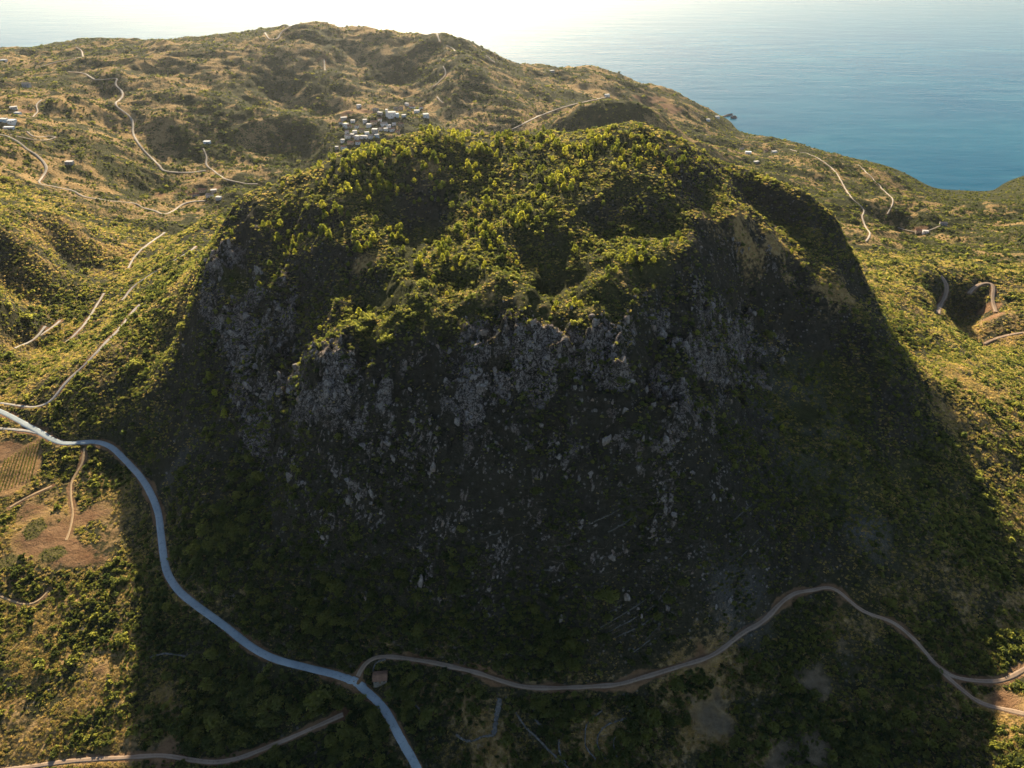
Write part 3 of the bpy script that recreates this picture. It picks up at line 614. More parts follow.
c = ramp(nt, noise(nt, pos, .8, 5, .65), [(.3, (.10, .086, .075)), (.5, (.22, .192, .17)), (.72, (.36, .325, .295))])
c = mix(nt, fit(nt, noise(nt, pos, .12, 3), .52, .72), c, (.26, .19, .14)); surf(nt, c, .95, noise(nt, pos, 1.6, 4, .7), .8, .5, .05)

def quads(centres, size, r, flat=.5, outward=None):
    """leaf clumps: one bent quad at each centre"""
    nq = len(centres)
    nv = r.normal(size=(nq, 3)); nv /= np.linalg.norm(nv, axis=1)[:, None]
    if outward is not None: nv = nv * .8 + outward * flat * 1.6; nv /= np.linalg.norm(nv, axis=1)[:, None] + 1e-9
    a = np.cross(nv, r.normal(size=(nq, 3))); a /= np.linalg.norm(a, axis=1)[:, None] + 1e-9
    b = np.cross(nv, a)
    s = (size * r.uniform(.6, 1.35, nq))[:, None]
    e = r.uniform(.55, 1.0, (nq, 1))
    V = np.stack([centres - a * s, centres - b * s * e + nv * s * .25, centres + a * s, centres + b * s * e + nv * s * .2], 1).reshape(-1, 3)
    return V, np.arange(nq * 4).reshape(-1, 4)
def mesh_from(name, V, F, m=None):
    me = bpy.data.meshes.new(name); F = np.asarray(F)
    me.vertices.add(len(V)); me.vertices.foreach_set('co', np.asarray(V, np.float32).ravel())
    me.loops.add(F.size); me.loops.foreach_set('vertex_index', F.astype(np.int32).ravel())
    me.polygons.add(len(F)); me.polygons.foreach_set('loop_start', (np.arange(len(F)) * F.shape[1]).astype(np.int32))
    me.update(calc_edges=True)
    if m: me.materials.append(m)
    return me
def bush_mesh(name, seed, nq, m, size=.2, lobes=6, squash=.75):
    """unit bush: about 1 in radius, standing on z = 0"""
    r = np.random.default_rng(seed)
    lc = np.stack([r.uniform(-.55, .55, lobes), r.uniform(-.55, .55, lobes), r.uniform(.25, .75, lobes) * squash], 1); lc[0] = (0, 0, .6 * squash)
    lr = r.uniform(.32, .55, lobes)
    k = r.choice(lobes, nq, p=lr ** 2 / (lr ** 2).sum())
    d = r.normal(size=(nq, 3)); d[:, 2] = np.abs(d[:, 2]) * .9 - .25; d /= np.linalg.norm(d, axis=1)[:, None]
    c = lc[k] + d * (lr[k] * r.uniform(.7, 1.08, nq))[:, None]; c[:, 2] = np.maximum(c[:, 2], .02)
    V, F = quads(c, size, r, .5, d)
    return mesh_from(name, V, F, m)
def pine_mesh(name, seed, nq, m, size=.16):
    """unit pine crown: z from .18 to 1, rounded cone with uneven whorls"""
    r = np.random.default_rng(seed)
    z = .14 + .86 * r.random(nq) ** .95
    rad = .40 * np.sqrt(np.clip(1 - ((z - .48) / .56) ** 2, 0, 1)) * (1.12 - .35 * z) * (.85 + .2 * np.sin(z * 17 + r.random() * 6))
    an = r.random(nq) * 2 * math.pi
    lob = 1 + .25 * np.sin(an * 3 + seed) + .12 * np.sin(an * 5 + 2 * seed)
    rr = rad * lob * r.uniform(.72, 1.1, nq)
    c = np.stack([np.cos(an) * rr, np.sin(an) * rr, z], 1)
    d = np.stack([np.cos(an), np.sin(an), np.full(nq, .5)], 1)
    V, F = quads(c, size * .62, r, .5, d)
    return mesh_from(name, V, F, m)
def trunk_mesh(name, h, r0, seed, limbs=5, m=None, spread=.35):
    r = np.random.default_rng(seed); V, F = [], []
    def tube(p, q, a, b, k=6):
        p, q = np.array(p, float), np.array(q, float); ax = q - p; ax /= np.linalg.norm(ax)
        u = np.cross(ax, (1, 0, .3)); u /= np.linalg.norm(u); v = np.cross(ax, u); s0 = len(V)
        for c_, rad in ((p, a), (q, b)):
            for i in range(k): V.append(c_ + rad * (np.cos(2 * math.pi * i / k) * u + np.sin(2 * math.pi * i / k) * v))
        for i in range(k): F.append((s0 + i, s0 + (i + 1) % k, s0 + k + (i + 1) % k, s0 + k + i))
    top = np.array((r.uniform(-.04, .04), r.uniform(-.04, .04), h)); tube((0, 0, -.06), top * .5, r0, r0 * .75); tube(top * .5, top, r0 * .75, r0 * .25)
    for i in range(limbs):
        a = i * 2.4 + r.random(); z = h * r.uniform(.35, .9); tube(top * (z / h), (math.cos(a) * spread, math.sin(a) * spread, min(h * 1.05, z + .2 * h)), r0 * .4, r0 * .12, 5)
    return mesh_from(name, V, F, m)
def boulder_mesh(name, seed, m, sub=2, tall=1.0):
    import bmesh
    bm = bmesh.new(); bmesh.ops.create_icosphere(bm, subdivisions=sub, radius=1)
    r = np.random.default_rng(seed); planes = r.normal(size=(14, 3)); planes /= np.linalg.norm(planes, axis=1)[:, None]; off = r.uniform(.55, .92, 14)
    for v in bm.verts:
        p = np.array(v.co)
        for _ in range(2):
            for pn, o_ in zip(planes, off):
                e = p @ pn - o_
                if e > 0: p = p - pn * e
        p = p * (1 + .16 * r.normal())
        v.co = (p[0], p[1] * .85, p[2] * tall)
    me = bpy.data.meshes.new(name); bm.to_mesh(me); bm.free(); me.materials.append(m); return me

BUSH = [bush_mesh('scrub_clump', 100 + k, 90, m_bush, .24, 6, (.6, .75, .9)[k % 3]) for k in range(6)]
BUSH += [bush_mesh('evergreen_clump', 150 + k, 90, m_dark, .24, 6, (.7, .85)[k]) for k in range(2)]
def tuft_mesh(name, seed, m, nb=26):
    r_ = np.random.default_rng(seed); a = r_.random(nb) * 6.283; d = np.sqrt(r_.random(nb)); b = np.stack([np.cos(a) * d, np.sin(a) * d, np.zeros(nb)], 1)
    t = r_.random(nb) * 6.283; w = np.stack([np.cos(t), np.sin(t), np.zeros(nb)], 1) * r_.uniform(.10, .22, (nb, 1)); h = np.stack([r_.normal(0, .18, nb), r_.normal(0, .18, nb), r_.uniform(.3, .75, nb)], 1)
    return mesh_from(name, np.stack([b - w, b + w, b + w * .6 + h, b - w * .6 + h], 1).reshape(-1, 3), np.arange(nb * 4).reshape(-1, 4), m)
TUFT = [tuft_mesh('grass_tuft', 170 + k, m_grass) for k in range(3)] + [tuft_mesh('green_tuft', 180 + k, m_herb) for k in range(3)]
BIG = [bush_mesh('bush_crown', 200 + k, 420, m_bush, .125, 10, (.75, .9, 1.0)[k % 3]) for k in range(6)]
PINE = [pine_mesh('pine_crown', 300 + k, 190, m_pine) for k in range(6)]
BOULDER = [boulder_mesh('rubble', 400 + k, m_rock, 2, (.8, 1.1, 1.5)[k % 3]) for k in range(6)]

def scatter(name, protos, pts, scl, rot, var, label=None, category=None):
    """ONE object of a kind nobody could count: its points carry clumps by geometry nodes"""
    me = bpy.data.meshes.new(name)
    me.vertices.add(len(pts)); me.vertices.foreach_set('co', np.asarray(pts, np.float32).ravel())
    a = me.attributes.new('scl', 'FLOAT_VECTOR', 'POINT'); a.data.foreach_set('vector', np.asarray(scl, np.float32).ravel())
    a = me.attributes.new('rot', 'FLOAT_VECTOR', 'POINT'); a.data.foreach_set('vector', np.asarray(rot, np.float32).ravel())
    a = me.attributes.new('var', 'INT', 'POINT'); a.data.foreach_set('value', np.asarray(var, np.int32))
    col_ = bpy.data.collections.new(name + '_kinds')
    for i, p_ in enumerate(protos): col_.objects.link(bpy.data.objects.new(f'{name}_kind_{i:02d}', p_))
    g = bpy.data.node_groups.new(name + '_nodes', 'GeometryNodeTree')
    g.interface.new_socket('Geometry', in_out='INPUT', socket_type='NodeSocketGeometry'); g.interface.new_socket('Geometry', in_out='OUTPUT', socket_type='NodeSocketGeometry')
    gi, go = g.nodes.new('NodeGroupInput'), g.nodes.new('NodeGroupOutput')
    ci = g.nodes.new('GeometryNodeCollectionInfo'); ci.inputs['Collection'].default_value = col_; ci.inputs['Separate Children'].default_value = True; ci.inputs['Reset Children'].default_value = True
    ip = g.nodes.new('GeometryNodeInstanceOnPoints'); ip.inputs['Pick Instance'].default_value = True
    def na(nm, t):
        q = g.nodes.new('GeometryNodeInputNamedAttribute'); q.data_type = t; q.inputs['Name'].default_value = nm; return q.outputs['Attribute']
    g.links.new(gi.outputs[0], ip.inputs['Points']); g.links.new(ci.outputs[0], ip.inputs['Instance']); g.links.new(na('var', 'INT'), ip.inputs['Instance Index'])
    e2r = g.nodes.new('FunctionNodeEulerToRotation'); g.links.new(na('rot', 'FLOAT_VECTOR'), e2r.inputs[0]); g.links.new(e2r.outputs[0], ip.inputs['Rotation'])
    g.links.new(na('scl', 'FLOAT_VECTOR'), ip.inputs['Scale']); g.links.new(ip.outputs[0], go.inputs[0])
    o = link(name, me, None, None, kind='stuff')
    if label: o['label'] = label; o['category'] = category
    md = o.modifiers.new('scatter', 'NODES'); md.node_group = g
    return o
# ---------------------------------------------------------------- where plants stand
def candidates(n_, y0, y1, smax=.9, seed=1):
    r = np.random.default_rng(seed)
    ly = r.uniform(math.log(y0 + YOFF), math.log(y1 + YOFF), n_); Y = np.exp(ly) - YOFF
    X = r.uniform(-smax, smax, n_) * (Y + YOFF)
    return X, Y, r
def visible(X, Y, Z, lift):
    """pixel, distance and whether the point, lifted a little, is in the frame and not behind the ground"""
    px, py = world_to_pixel(X, Y, Z + lift); d = np.sqrt(X ** 2 + Y ** 2 + (Z + lift - CAM_Z) ** 2)
    ins = (px > 0) & (px < 1024) & (py > 0) & (py < 768); vis = ins.copy()
    for f in np.linspace(.45, .985, 60):
        vis &= ~((CAM_Z + (Z + lift - CAM_Z) * f) < sample(H, X * f, Y * f))
    return px, py, d, vis
def slope_at(X, Y): return sample(SLOPE, X, Y)
gy_, gx_ = np.gradient(H); SLOPE = np.hypot(gy_ / np.gradient(GY, axis=0), gx_ / np.gradient(GX, axis=1))
FACE = hill * sstep(.45, .8, SLOPE)
SHRUB_N = 380000
X, Y, r = candidates(SHRUB_N, 110, 2600, .85, 11)
Z = sample(H, X, Y); D = np.sqrt(X ** 2 + Y ** 2 + (Z - CAM_Z) ** 2)
wood = sample(woody, X, Y); dr = sample(dry, X, Y)
pd = .66 - .18 * sample(FACE, X, Y) + .5 * wood - .55 * dr + .9 * fbm(X, Y, 45, 3, 501) - 1.4 * sample(bare, X, Y)
keep = (r.random(SHRUB_N) < np.clip(pd, 0.03 * (sample(bare, X, Y) < .2), 1)) & (Z > 1.5) & (sample(EMB, X, Y) > .45) & (sample(cleared, X, Y) < .45)
X, Y, Z, D, wood = (q[keep] for q in (X, Y, Z, D, wood))
n_ = len(X)
farness = sstep(650, 1500, D)
hl = sample(hill, X, Y)
R_ = np.exp(r.normal(0, .38, n_)) * (1.05 + .5 * wood + .42 * farness - .25 * hl * (1 - wood)) * np.where((Y < 430) & (hl < .4) & (X < -170), .74, 1.0)
R_ = np.minimum(R_, 5.0)
big = (r.random(n_) < (.035 + .07 * wood) * (1 - .7 * farness)); R_ = np.where(big, R_ * 1.55 + .9, R_)
R_ = np.minimum(R_, np.maximum(.4, (sample(EMB, X, Y) + .4)))
px, py, dd, vis = visible(X, Y, Z, R_ * .6)
# the 300 bushes that show largest are things of their own
score = np.where(vis & (px > 6) & (px < 1018) & (py < 762), R_ / dd, 0)
order = np.argsort(-score)
single = np.zeros(n_, bool); single[order[:300]] = True
SH = dict(X=X[single], Y=Y[single], Z=Z[single], R=R_[single], px=px[single], py=py[single])
m_ = ~single
rot = np.zeros((m_.sum(), 3)); rot[:, 2] = r.random(m_.sum()) * 6.283; rot[:, :2] = r.normal(0, .15, (m_.sum(), 2))
scl = R_[m_][:, None] * np.stack([r.uniform(.85, 1.2, m_.sum()), r.uniform(.85, 1.2, m_.sum()), r.uniform(.7, 1.15, m_.sum())], 1)
scatter('scrub', BUSH, np.stack([X[m_], Y[m_], Z[m_] - .08 * R_[m_]], 1), scl, rot, np.where(r.random(m_.sum()) < np.clip(.12 + .3 * farness[m_] + .75 * wood[m_], 0, .92), r.integers(6, 8, m_.sum()), r.integers(0, 6, m_.sum())), 'low evergreen scrub dotted over the hill and the country round it', 'scrub')
# crops on the small plots
Xc, Yc, r = candidates(90000, 250, 520, .85, 19)
kc = sample(plot, Xc, Yc) > .6; Xc, Yc = np.round(Xc[kc] / 1.1) * 1.1, np.round(Yc[kc] / .8) * .8
uc = np.unique(np.stack([Xc, Yc], 1), axis=0); uc = uc[r.random(len(uc)) < .85]
k_ = len(uc); uc = uc + r.normal(0, .12, (k_, 2)); zc_ = sample(H, uc[:, 0], uc[:, 1]); s_c = r.uniform(.3, .55, k_)
scatter('crop_plants', BUSH[:6], np.stack([uc[:, 0], uc[:, 1], zc_], 1), np.stack([s_c, s_c, s_c], 1), np.stack([np.zeros(k_), np.zeros(k_), r.random(k_) * 6.283], 1), r.integers(0, 6, k_), 'green crop plants in rows on the little plots', 'crops')
# dry and green grass between the bushes
Xg, Yg, r = candidates(460000, 120, 950, .85, 17)
dg = sample(dry, Xg, Yg); fg = sample(FACE, Xg, Yg)
kg = (r.random(len(Xg)) < np.clip(.27 + .65 * dg + .5 * fbm(Xg, Yg, 30, 3, 505), 0, 1) * (1 - .92 * fg)) & (sample(EMB, Xg, Yg) > .5) & (sample(vine, Xg, Yg) < .2) & (sample(plot, Xg, Yg) < .2) & (sample(dirt, Xg, Yg) < .35) & (sample(rock, Xg, Yg) < .4) & (sample(pale, Xg, Yg) < .3)
Xg, Yg, dg = Xg[kg], Yg[kg], dg[kg]; k_ = len(Xg); Zg = sample(H, Xg, Yg)
sg = r.uniform(.5, 1.05, k_) * np.sqrt(Xg ** 2 + Yg ** 2 + (Zg - CAM_Z) ** 2) / 520
rot = np.zeros((k_, 3)); rot[:, 2] = r.random(k_) * 6.283
scatter('grass', TUFT, np.stack([Xg, Yg, Zg - .03], 1), np.stack([sg, sg, sg * r.uniform(.7, 1.2, k_)], 1), rot, np.where(r.random(k_) < .42 + .75 * dg, 0, 3) + r.integers(0, 3, k_), 'dry golden and green grass growing between the bushes', 'grass')
# pines of the hill top
Xp, Yp, r = candidates(64000, 380, 720, .5, 21)
Zp = sample(H, Xp, Yp)
pz = sample(pine_zone, Xp, Yp)
kp = (r.random(len(Xp)) < np.clip(pz * .55 * (.8 + 1.8 * fbm(Xp, Yp, 26, 3, 601)), 0, 1) * .27 + .003 * sample(hill, Xp, Yp)) & (sample(SLOPE, Xp, Yp) < 1.1)
Xp, Yp, Zp = Xp[kp], Yp[kp], Zp[kp]
Hp = np.clip(np.exp(r.normal(math.log(3.8), .28, len(Xp))), 1.8, 7)
ppx, ppy, pdd, pvis = visible(Xp, Yp, Zp, Hp * .7)
sc_ = np.where(pvis, Hp / pdd, 0); order = np.argsort(-sc_); psingle = np.zeros(len(Xp), bool); psingle[order[:min(290, int((sc_ > 0).sum()))]] = True
PN = dict(X=Xp[psingle], Y=Yp[psingle], Z=Zp[psingle], H=Hp[psingle], px=ppx[psingle], py=ppy[psingle])
m_ = ~psingle; k_ = m_.sum()
rot = np.zeros((k_, 3)); rot[:, 2] = r.random(k_) * 6.283
wid = r.uniform(.75, 1.1, k_)
scatter('pine_wood', PINE, np.stack([Xp[m_], Yp[m_], Zp[m_] - .1], 1), np.stack([Hp[m_] * wid, Hp[m_] * wid, Hp[m_]], 1), rot, r.integers(0, 6, k_), 'many small pines spread over the top of the hill', 'pine wood')
# rock on the cliffs and loose stone
Xr, Yr, r = candidates(150000, 190, 640, .7, 31)
Zr = sample(H, Xr, Yr); rr = sample(rock, Xr, Yr); sl = sample(SLOPE, Xr, Yr)
kr = r.random(len(Xr)) < np.clip((rr + .3 * sample(face_zone, Xr, Yr) * sample(gully, Xr, Yr)) * .5 + .06 * sample(scree, Xr, Yr) + .0006, 0, 1) * (sample(EMB, Xr, Yr) > 1.5) * (sample(vine, Xr, Yr) < .1)
Xr, Yr, Zr, rr = Xr[kr], Yr[kr], Zr[kr], rr[kr]
S_ = np.clip(np.exp(r.normal(-.35, .62, len(Xr))) * (.45 + .7 * np.maximum(rr, .5 * sample(face_zone, Xr, Yr))), .25, 2.4)
rpx, rpy, rdd, rvis = visible(Xr, Yr, Zr, S_ * .6)
sc_ = np.where(rvis & (rpx > 4) & (rpx < 1020) & (rpy < 764), S_ / rdd, 0); order = np.argsort(-sc_); rsingle = np.zeros(len(Xr), bool); rsingle[order[:300]] = True
BL = dict(X=Xr[rsingle], Y=Yr[rsingle], Z=Zr[rsingle], S=S_[rsingle], px=rpx[rsingle], py=rpy[rsingle])
m_ = ~rsingle; k_ = m_.sum()
scatter('rubble', BOULDER, np.stack([Xr[m_], Yr[m_], Zr[m_] - .15 * S_[m_]], 1), S_[m_][:, None] * np.stack([r.uniform(.8, 1.3, k_), r.uniform(.8, 1.3, k_), r.uniform(.7, 1.5, k_)], 1), np.stack([r.normal(0, .3, k_), r.normal(0, .3, k_), r.random(k_) * 6.28], 1), r.integers(0, 6, k_), 'loose grey limestone lying on the steep face of the hill', 'stones')
# ---------------------------------------------------------------- labels
NUM = 'first second third fourth fifth sixth seventh eighth ninth tenth eleventh twelfth thirteenth fourteenth fifteenth sixteenth seventeenth eighteenth nineteenth twentieth'.split()
CNT = 'one two three four five six seven eight nine ten eleven twelve thirteen fourteen fifteen sixteen seventeen eighteen nineteen twenty'.split()
def in_sun(X, Y, Z, lift):
    s = np.array(sun_dir); ok = np.ones(np.shape(X), bool)
    for t in np.geomspace(4, 700, 70):
        ok &= (Z + lift + s[2] * t) > sample(H, X + s[0] * t, Y + s[1] * t)
    return ok
def name_them(px, py, sizes, lit, noun, marks, size_words):
    """a label for each of many look-alikes: size, light, the landmark it stands by and its turn from left to right there"""
    px, py = np.asarray(px), np.asarray(py)
    q = np.quantile(sizes, [.4, .8]) if len(sizes) else [0, 0]
    key = []
    for x, y, s_, l in zip(px, py, sizes, lit):
        d = [math.hypot(x - m[0], (y - m[1]) * 1.3) for m in marks]; k = int(np.argmin(d)); mx, my = marks[k][:2]
        side = ('above' if y < my else 'below') if abs(y - my) * 1.3 > abs(x - mx) else ('left of' if x < mx else 'right of')
        sz = size_words[0] if s_ < q[0] else size_words[1] if s_ < q[1] else size_words[2]
        key.append((sz, 'sunlit' if l else 'shaded', side, k))
    out = [None] * len(key)
    for kk in set(key):
        ids = sorted((i for i in range(len(key)) if key[i] == kk), key=lambda i: px[i]); n_ids = len(ids)
        for j, i in enumerate(ids):
            where = f'{kk[2]} {marks[kk[3]][2]}'
            if n_ids == 1: out[i] = f'{kk[0]} {kk[1]} {noun} {where}'
            elif n_ids == 2: out[i] = f'{("left", "right")[j]} one of two {kk[0]} {kk[1]} {noun}s {where}'
            elif j == 0: out[i] = f'leftmost {kk[0]} {kk[1]} {noun} {where}'
            elif j == n_ids - 1: out[i] = f'rightmost {kk[0]} {kk[1]} {noun} {where}'
            else: out[i] = f'{NUM[min(j, 19)]} {kk[0]} {kk[1]} {noun} from left {where}'
    return out
LOW_MARKS = [(20, 470, 'the vineyard'), (35, 530, 'the square green plot'), (55, 556, 'the lower green plot'), (72, 500, 'the orange footpath'), (150, 500, 'the upper asphalt bend'), (166, 560, 'the asphalt straight'), (225, 628, 'the asphalt curve'), (300, 667, 'the asphalt before the junction'),
             (350, 690, 'the road junction'), (382, 676, 'the tan hut'), (402, 742, 'the asphalt at the bottom edge'), (440, 664, 'the start of the dirt track'), (535, 690, 'the lowest dip of the track'), (640, 678, 'the middle of the track'), (722, 650, 'the rise of the track'), (800, 592, 'the crest of the track'),
             (862, 612, 'the outer bend of the track'), (940, 672, 'the fork of the track'), (1005, 710, 'the lower branch track'), (40, 765, 'the left end of the lower track'), (160, 755, 'the bend of the lower track'), (270, 745, 'the slope of the lower track'), (497, 718, 'the straight stone ramp'), (602, 735, 'the hooked stone wall'),
             (540, 745, 'the long stone wall'), (842, 650, 'the round bare patch'), (812, 683, 'the brown bare patch'), (800, 752, 'the pale field'), (720, 715, 'the brown field'), (70, 440, 'the lane mouth'), (20, 600, 'the looping path'), (70, 650, 'the sunny slope under the plots'), (150, 650, 'the shadow edge'), (1000, 600, 'the shadow edge on the right'),
             (60, 720, 'the pale stones in the sunny scrub'), (1000, 450, 'the golden slope on the right'), (620, 615, 'the terraced slope'), (250, 560, 'the wooded foot of the hill'), (400, 600, 'the dark foot of the hill'), (860, 530, 'the grey scree'), (900, 740, 'the scrub in the bottom right')]
HILL_MARKS = [(635, 125, 'the highest peak'), (400, 137, 'the left shoulder'), (490, 137, 'the skyline saddle'), (560, 132, 'the skyline beside the peak'), (425, 205, 'the left hollow'), (610, 222, 'the right hollow'), (545, 195, 'the central spur'), (505, 290, 'the front knoll'), (230, 290, 'the left cliff'), (335, 240, 'the left crest'),
              (820, 290, 'the right ledge'), (350, 325, 'the left end of the brow'), (440, 310, 'the middle brow'), (580, 315, 'the right brow'), (720, 165, 'the right shoulder'), (640, 270, 'the right knoll'), (500, 170, 'the upper pine slope'), (360, 165, 'the left pine slope'), (610, 165, 'the slope under the peak'), (290, 215, 'the left skyline'), (470, 245, 'the inner crest'), (700, 230, 'the right crest'),
              (260, 350, 'the left rock wall'), (280, 420, 'the lower left crag'), (370, 490, 'the rock tongue'), (400, 400, 'the centre left crag'), (460, 400, 'the centre crag'), (520, 390, 'the centre right crag'), (580, 385, 'the pale crag'), (640, 400, 'the broad crag'), (700, 380, 'the right crag'), (750, 330, 'the far right crag'), (450, 460, 'the lower centre crag'), (560, 460, 'the lower pale crag'), (650, 470, 'the lower broad crag'),
              (330, 350, 'the left face'), (420, 350, 'the face under the brow'), (500, 345, 'the face under the knoll'), (600, 340, 'the face under the right brow'), (330, 420, 'the lower left face'), (760, 430, 'the right face')]
# ---------------------------------------------------------------- bushes, pines and boulders, each a thing
def put(root, x, y, z, s, rz):
    root.location = (x, y, z); root.scale = s; root.rotation_euler = (0, 0, rz)
r = np.random.default_rng(55)
lit = in_sun(SH['X'], SH['Y'], SH['Z'], SH['R'])
labels = name_them(SH['px'], SH['py'], SH['R'], lit, 'bush', LOW_MARKS + HILL_MARKS, ('small', 'rounded', 'big'))
labels = [l.replace('bushs', 'bushes') for l in labels]
for i in range(len(labels)):
    o = link('bush', BIG[i % 6], None, label=labels[i], category='bush', group='single bushes in the scrub'); R = SH['R'][i]
    put(o, SH['X'][i], SH['Y'][i], SH['Z'][i] - .06 * R, (R * r.uniform(.9, 1.2), R * r.uniform(.9, 1.2), R * r.uniform(.8, 1.15)), r.random() * 6.28)
TRUNK = [trunk_mesh('pine_trunk', .8, .022, 700 + k, 5, m_bark, .2) for k in range(3)]
lit = in_sun(PN['X'], PN['Y'], PN['Z'], PN['H'] * .7)
labels = name_them(PN['px'], PN['py'], PN['H'], lit, 'pine', HILL_MARKS, ('small', 'mid sized', 'tall'))
proto = link('pine_tree', None); proto_parts = [link('trunk', TRUNK[0], None, proto), link('crown', PINE[0], None, proto)]
for i in range(len(labels)):
    if i == 0: o, parts = proto, proto_parts
    else:
        o = proto.copy(); scene.collection.objects.link(o); parts = []
        for q_ in proto_parts:
            c_ = q_.copy(); scene.collection.objects.link(c_); c_.parent = o; parts.append(c_)
    parts[0].data, parts[1].data = TRUNK[i % 3], PINE[i % 6]
    o['label'], o['category'], o['group'] = labels[i], 'tree', 'pines on the hill top'
    h = PN['H'][i]; w_ = h * r.uniform(.75, 1.1); put(o, PN['X'][i], PN['Y'][i], PN['Z'][i], (w_, w_, h), r.random() * 6.28)
lit = in_sun(BL['X'], BL['Y'], BL['Z'], BL['S'])
labels = name_them(BL['px'], BL['py'], BL['S'], lit, 'boulder', LOW_MARKS + HILL_MARKS, ('small', 'blocky', 'large'))
for i in range(len(labels)):
    o = link('boulder', BOULDER[i % 6], None, label=labels[i], category='boulder', group='limestone boulders on the hill'); s_ = BL['S'][i]
    put(o, BL['X'][i], BL['Y'][i], BL['Z'][i], (s_ * r.uniform(.8, 1.3), s_ * r.uniform(.8, 1.3), s_ * r.uniform(.8, 1.6)), r.random() * 6.28)

# ---------------------------------------------------------------- buildings
def plaster(name, c, v=.12):
    m, nt = mat(name); n1 = noise(nt, wpos(nt), .7, 4, .65)
    surf(nt, ramp(nt, n1, [(.3, tuple(x * (1 - v) for x in c)), (.7, tuple(min(.85, x * (1 + v)) for x in c))]), .9, n1, .2, .1, .1); return m
M = {'dark_stone': plaster('dark_stone_wall', (.17, .155, .135), .25), 'white': plaster('white_limewash', (.74, .73, .70)), 'blue': plaster('bluish_limewash', (.50, .60, .66)), 'tan': plaster('tan_render', (.46, .37, .27)), 'grey': plaster('grey_stone_wall', (.36, .35, .33)), 'tile': plaster('clay_roof_tiles', (.36, .17, .10), .3), 'pale_tile': plaster('weathered_roof_tiles', (.46, .33, .25), .3),
     'old_tile': plaster('mossy_roof_tiles', (.20, .115, .075), .35), 'slab': plaster('flat_roof_slab', (.52, .50, .47)), 'dark': plaster('dark_opening', (.04, .04, .045)), 'metal': plaster('pale_roof_sheet', (.66, .68, .70)), 'wood': plaster('weathered_door_wood', (.14, .09, .06))}
def boxes_mesh(name, bs, m):
    V, F = [], []
    for x0, y0, z0, x1, y1, z1 in bs:
        k = len(V); V += [(x, y, z) for z in (z0, z1) for x, y in ((x0, y0), (x1, y0), (x1, y1), (x0, y1))]
        F += [tuple(k + q_ for q_ in f) for f in ((3, 2, 1, 0), (4, 5, 6, 7), (0, 1, 5, 4), (1, 2, 6, 5), (2, 3, 7, 6), (3, 0, 4, 7))]
    me = bpy.data.meshes.new(name); me.from_pydata(V, [], F); me.materials.append(m); return me
def gable_mesh(name, w, d, z, rise, eave, m):
    a, b = w / 2 + eave, d / 2 + eave; t = .18
    V = [(-a, -b, z), (a, -b, z), (a, b, z), (-a, b, z), (-a, 0, z + rise), (a, 0, z + rise)]
    V += [(x, y, q_ + t) for x, y, q_ in V]
    F = [(0, 3, 2, 1), (6, 7, 11, 10), (9, 10, 11, 8), (0, 1, 7, 6), (2, 3, 9, 8), (0, 6, 10, 4), (3, 4, 10, 9), (1, 5, 11, 7), (2, 8, 11, 5), (0, 4, 3), (1, 2, 5)]
    me = bpy.data.meshes.new(name); me.from_pydata(V, [], F); me.materials.append(m); return me
def house(px, py, w, d, h, wall, roof, label, rz=None, cat='house', group=None, name='house', openings=True):
    X, Y, Z = cast(px, py, H); x, y = float(X[0]), float(Y[0])
    o = link(name, None, label=label, category=cat)
    if group: o['group'] = group
    rz = r.uniform(-.5, .5) if rz is None else rz
    zs_ = [float(sample(H, x + a * math.cos(rz) - b * math.sin(rz), y + a * math.sin(rz) + b * math.cos(rz))) for a in (-w / 2, w / 2) for b in (-d / 2, d / 2)]
    z = min(zs_) * .4 + max(zs_) * .6
    put(o, x, y, z, (1, 1, 1), rz)
    link('wall', boxes_mesh('house_wall', [(-w / 2, -d / 2, -3.0, w / 2, d / 2, h)], M[wall]), None, o)
    if roof in ('slab', 'metal'): link('roof', boxes_mesh('flat_roof', [(-w / 2 - .15, -d / 2 - .15, h + .003, w / 2 + .15, d / 2 + .15, h + .35)], M[roof]), None, o)
    else: link('roof', gable_mesh('gable_roof', w, d, h + .003, d * .26, .35, M[roof]), None, o)
    if openings:
        link('door', boxes_mesh('house_door', [(-.5, -d / 2 - .06, 0, .5, -d / 2 - .003, 2.1)], M['wood']), None, o)
        for s_ in (-1, 1):
            link('window', boxes_mesh('house_window', [(s_ * w * .3 - .5, -d / 2 - .05, h * .5, s_ * w * .3 + .5, -d / 2 - .003, h * .5 + 1.1)], M['dark']), None, o)
    return o
house(380.5, 679, 7.2, 5.6, 2.5, 'dark_stone', 'old_tile', 'small stone hut with a clay roof beside the road junction', .1, 'hut', name='hut')
VG = 'houses of the village behind the hill'
o = house(392, 117, 15, 11, 8.5, 'white', 'slab', 'largest building of the village, a white block with a taller left wing', .05, 'building', VG, 'building')
link('tower', boxes_mesh('bell_tower', [(-11.5, -3, -2, -7.52, 3, 13.5)], M['white']), None, o)
link('wing', boxes_mesh('side_wing', [(7.52, -4.5, -2, 13.5, 4.5, 5.5)], M['blue']), None, o)
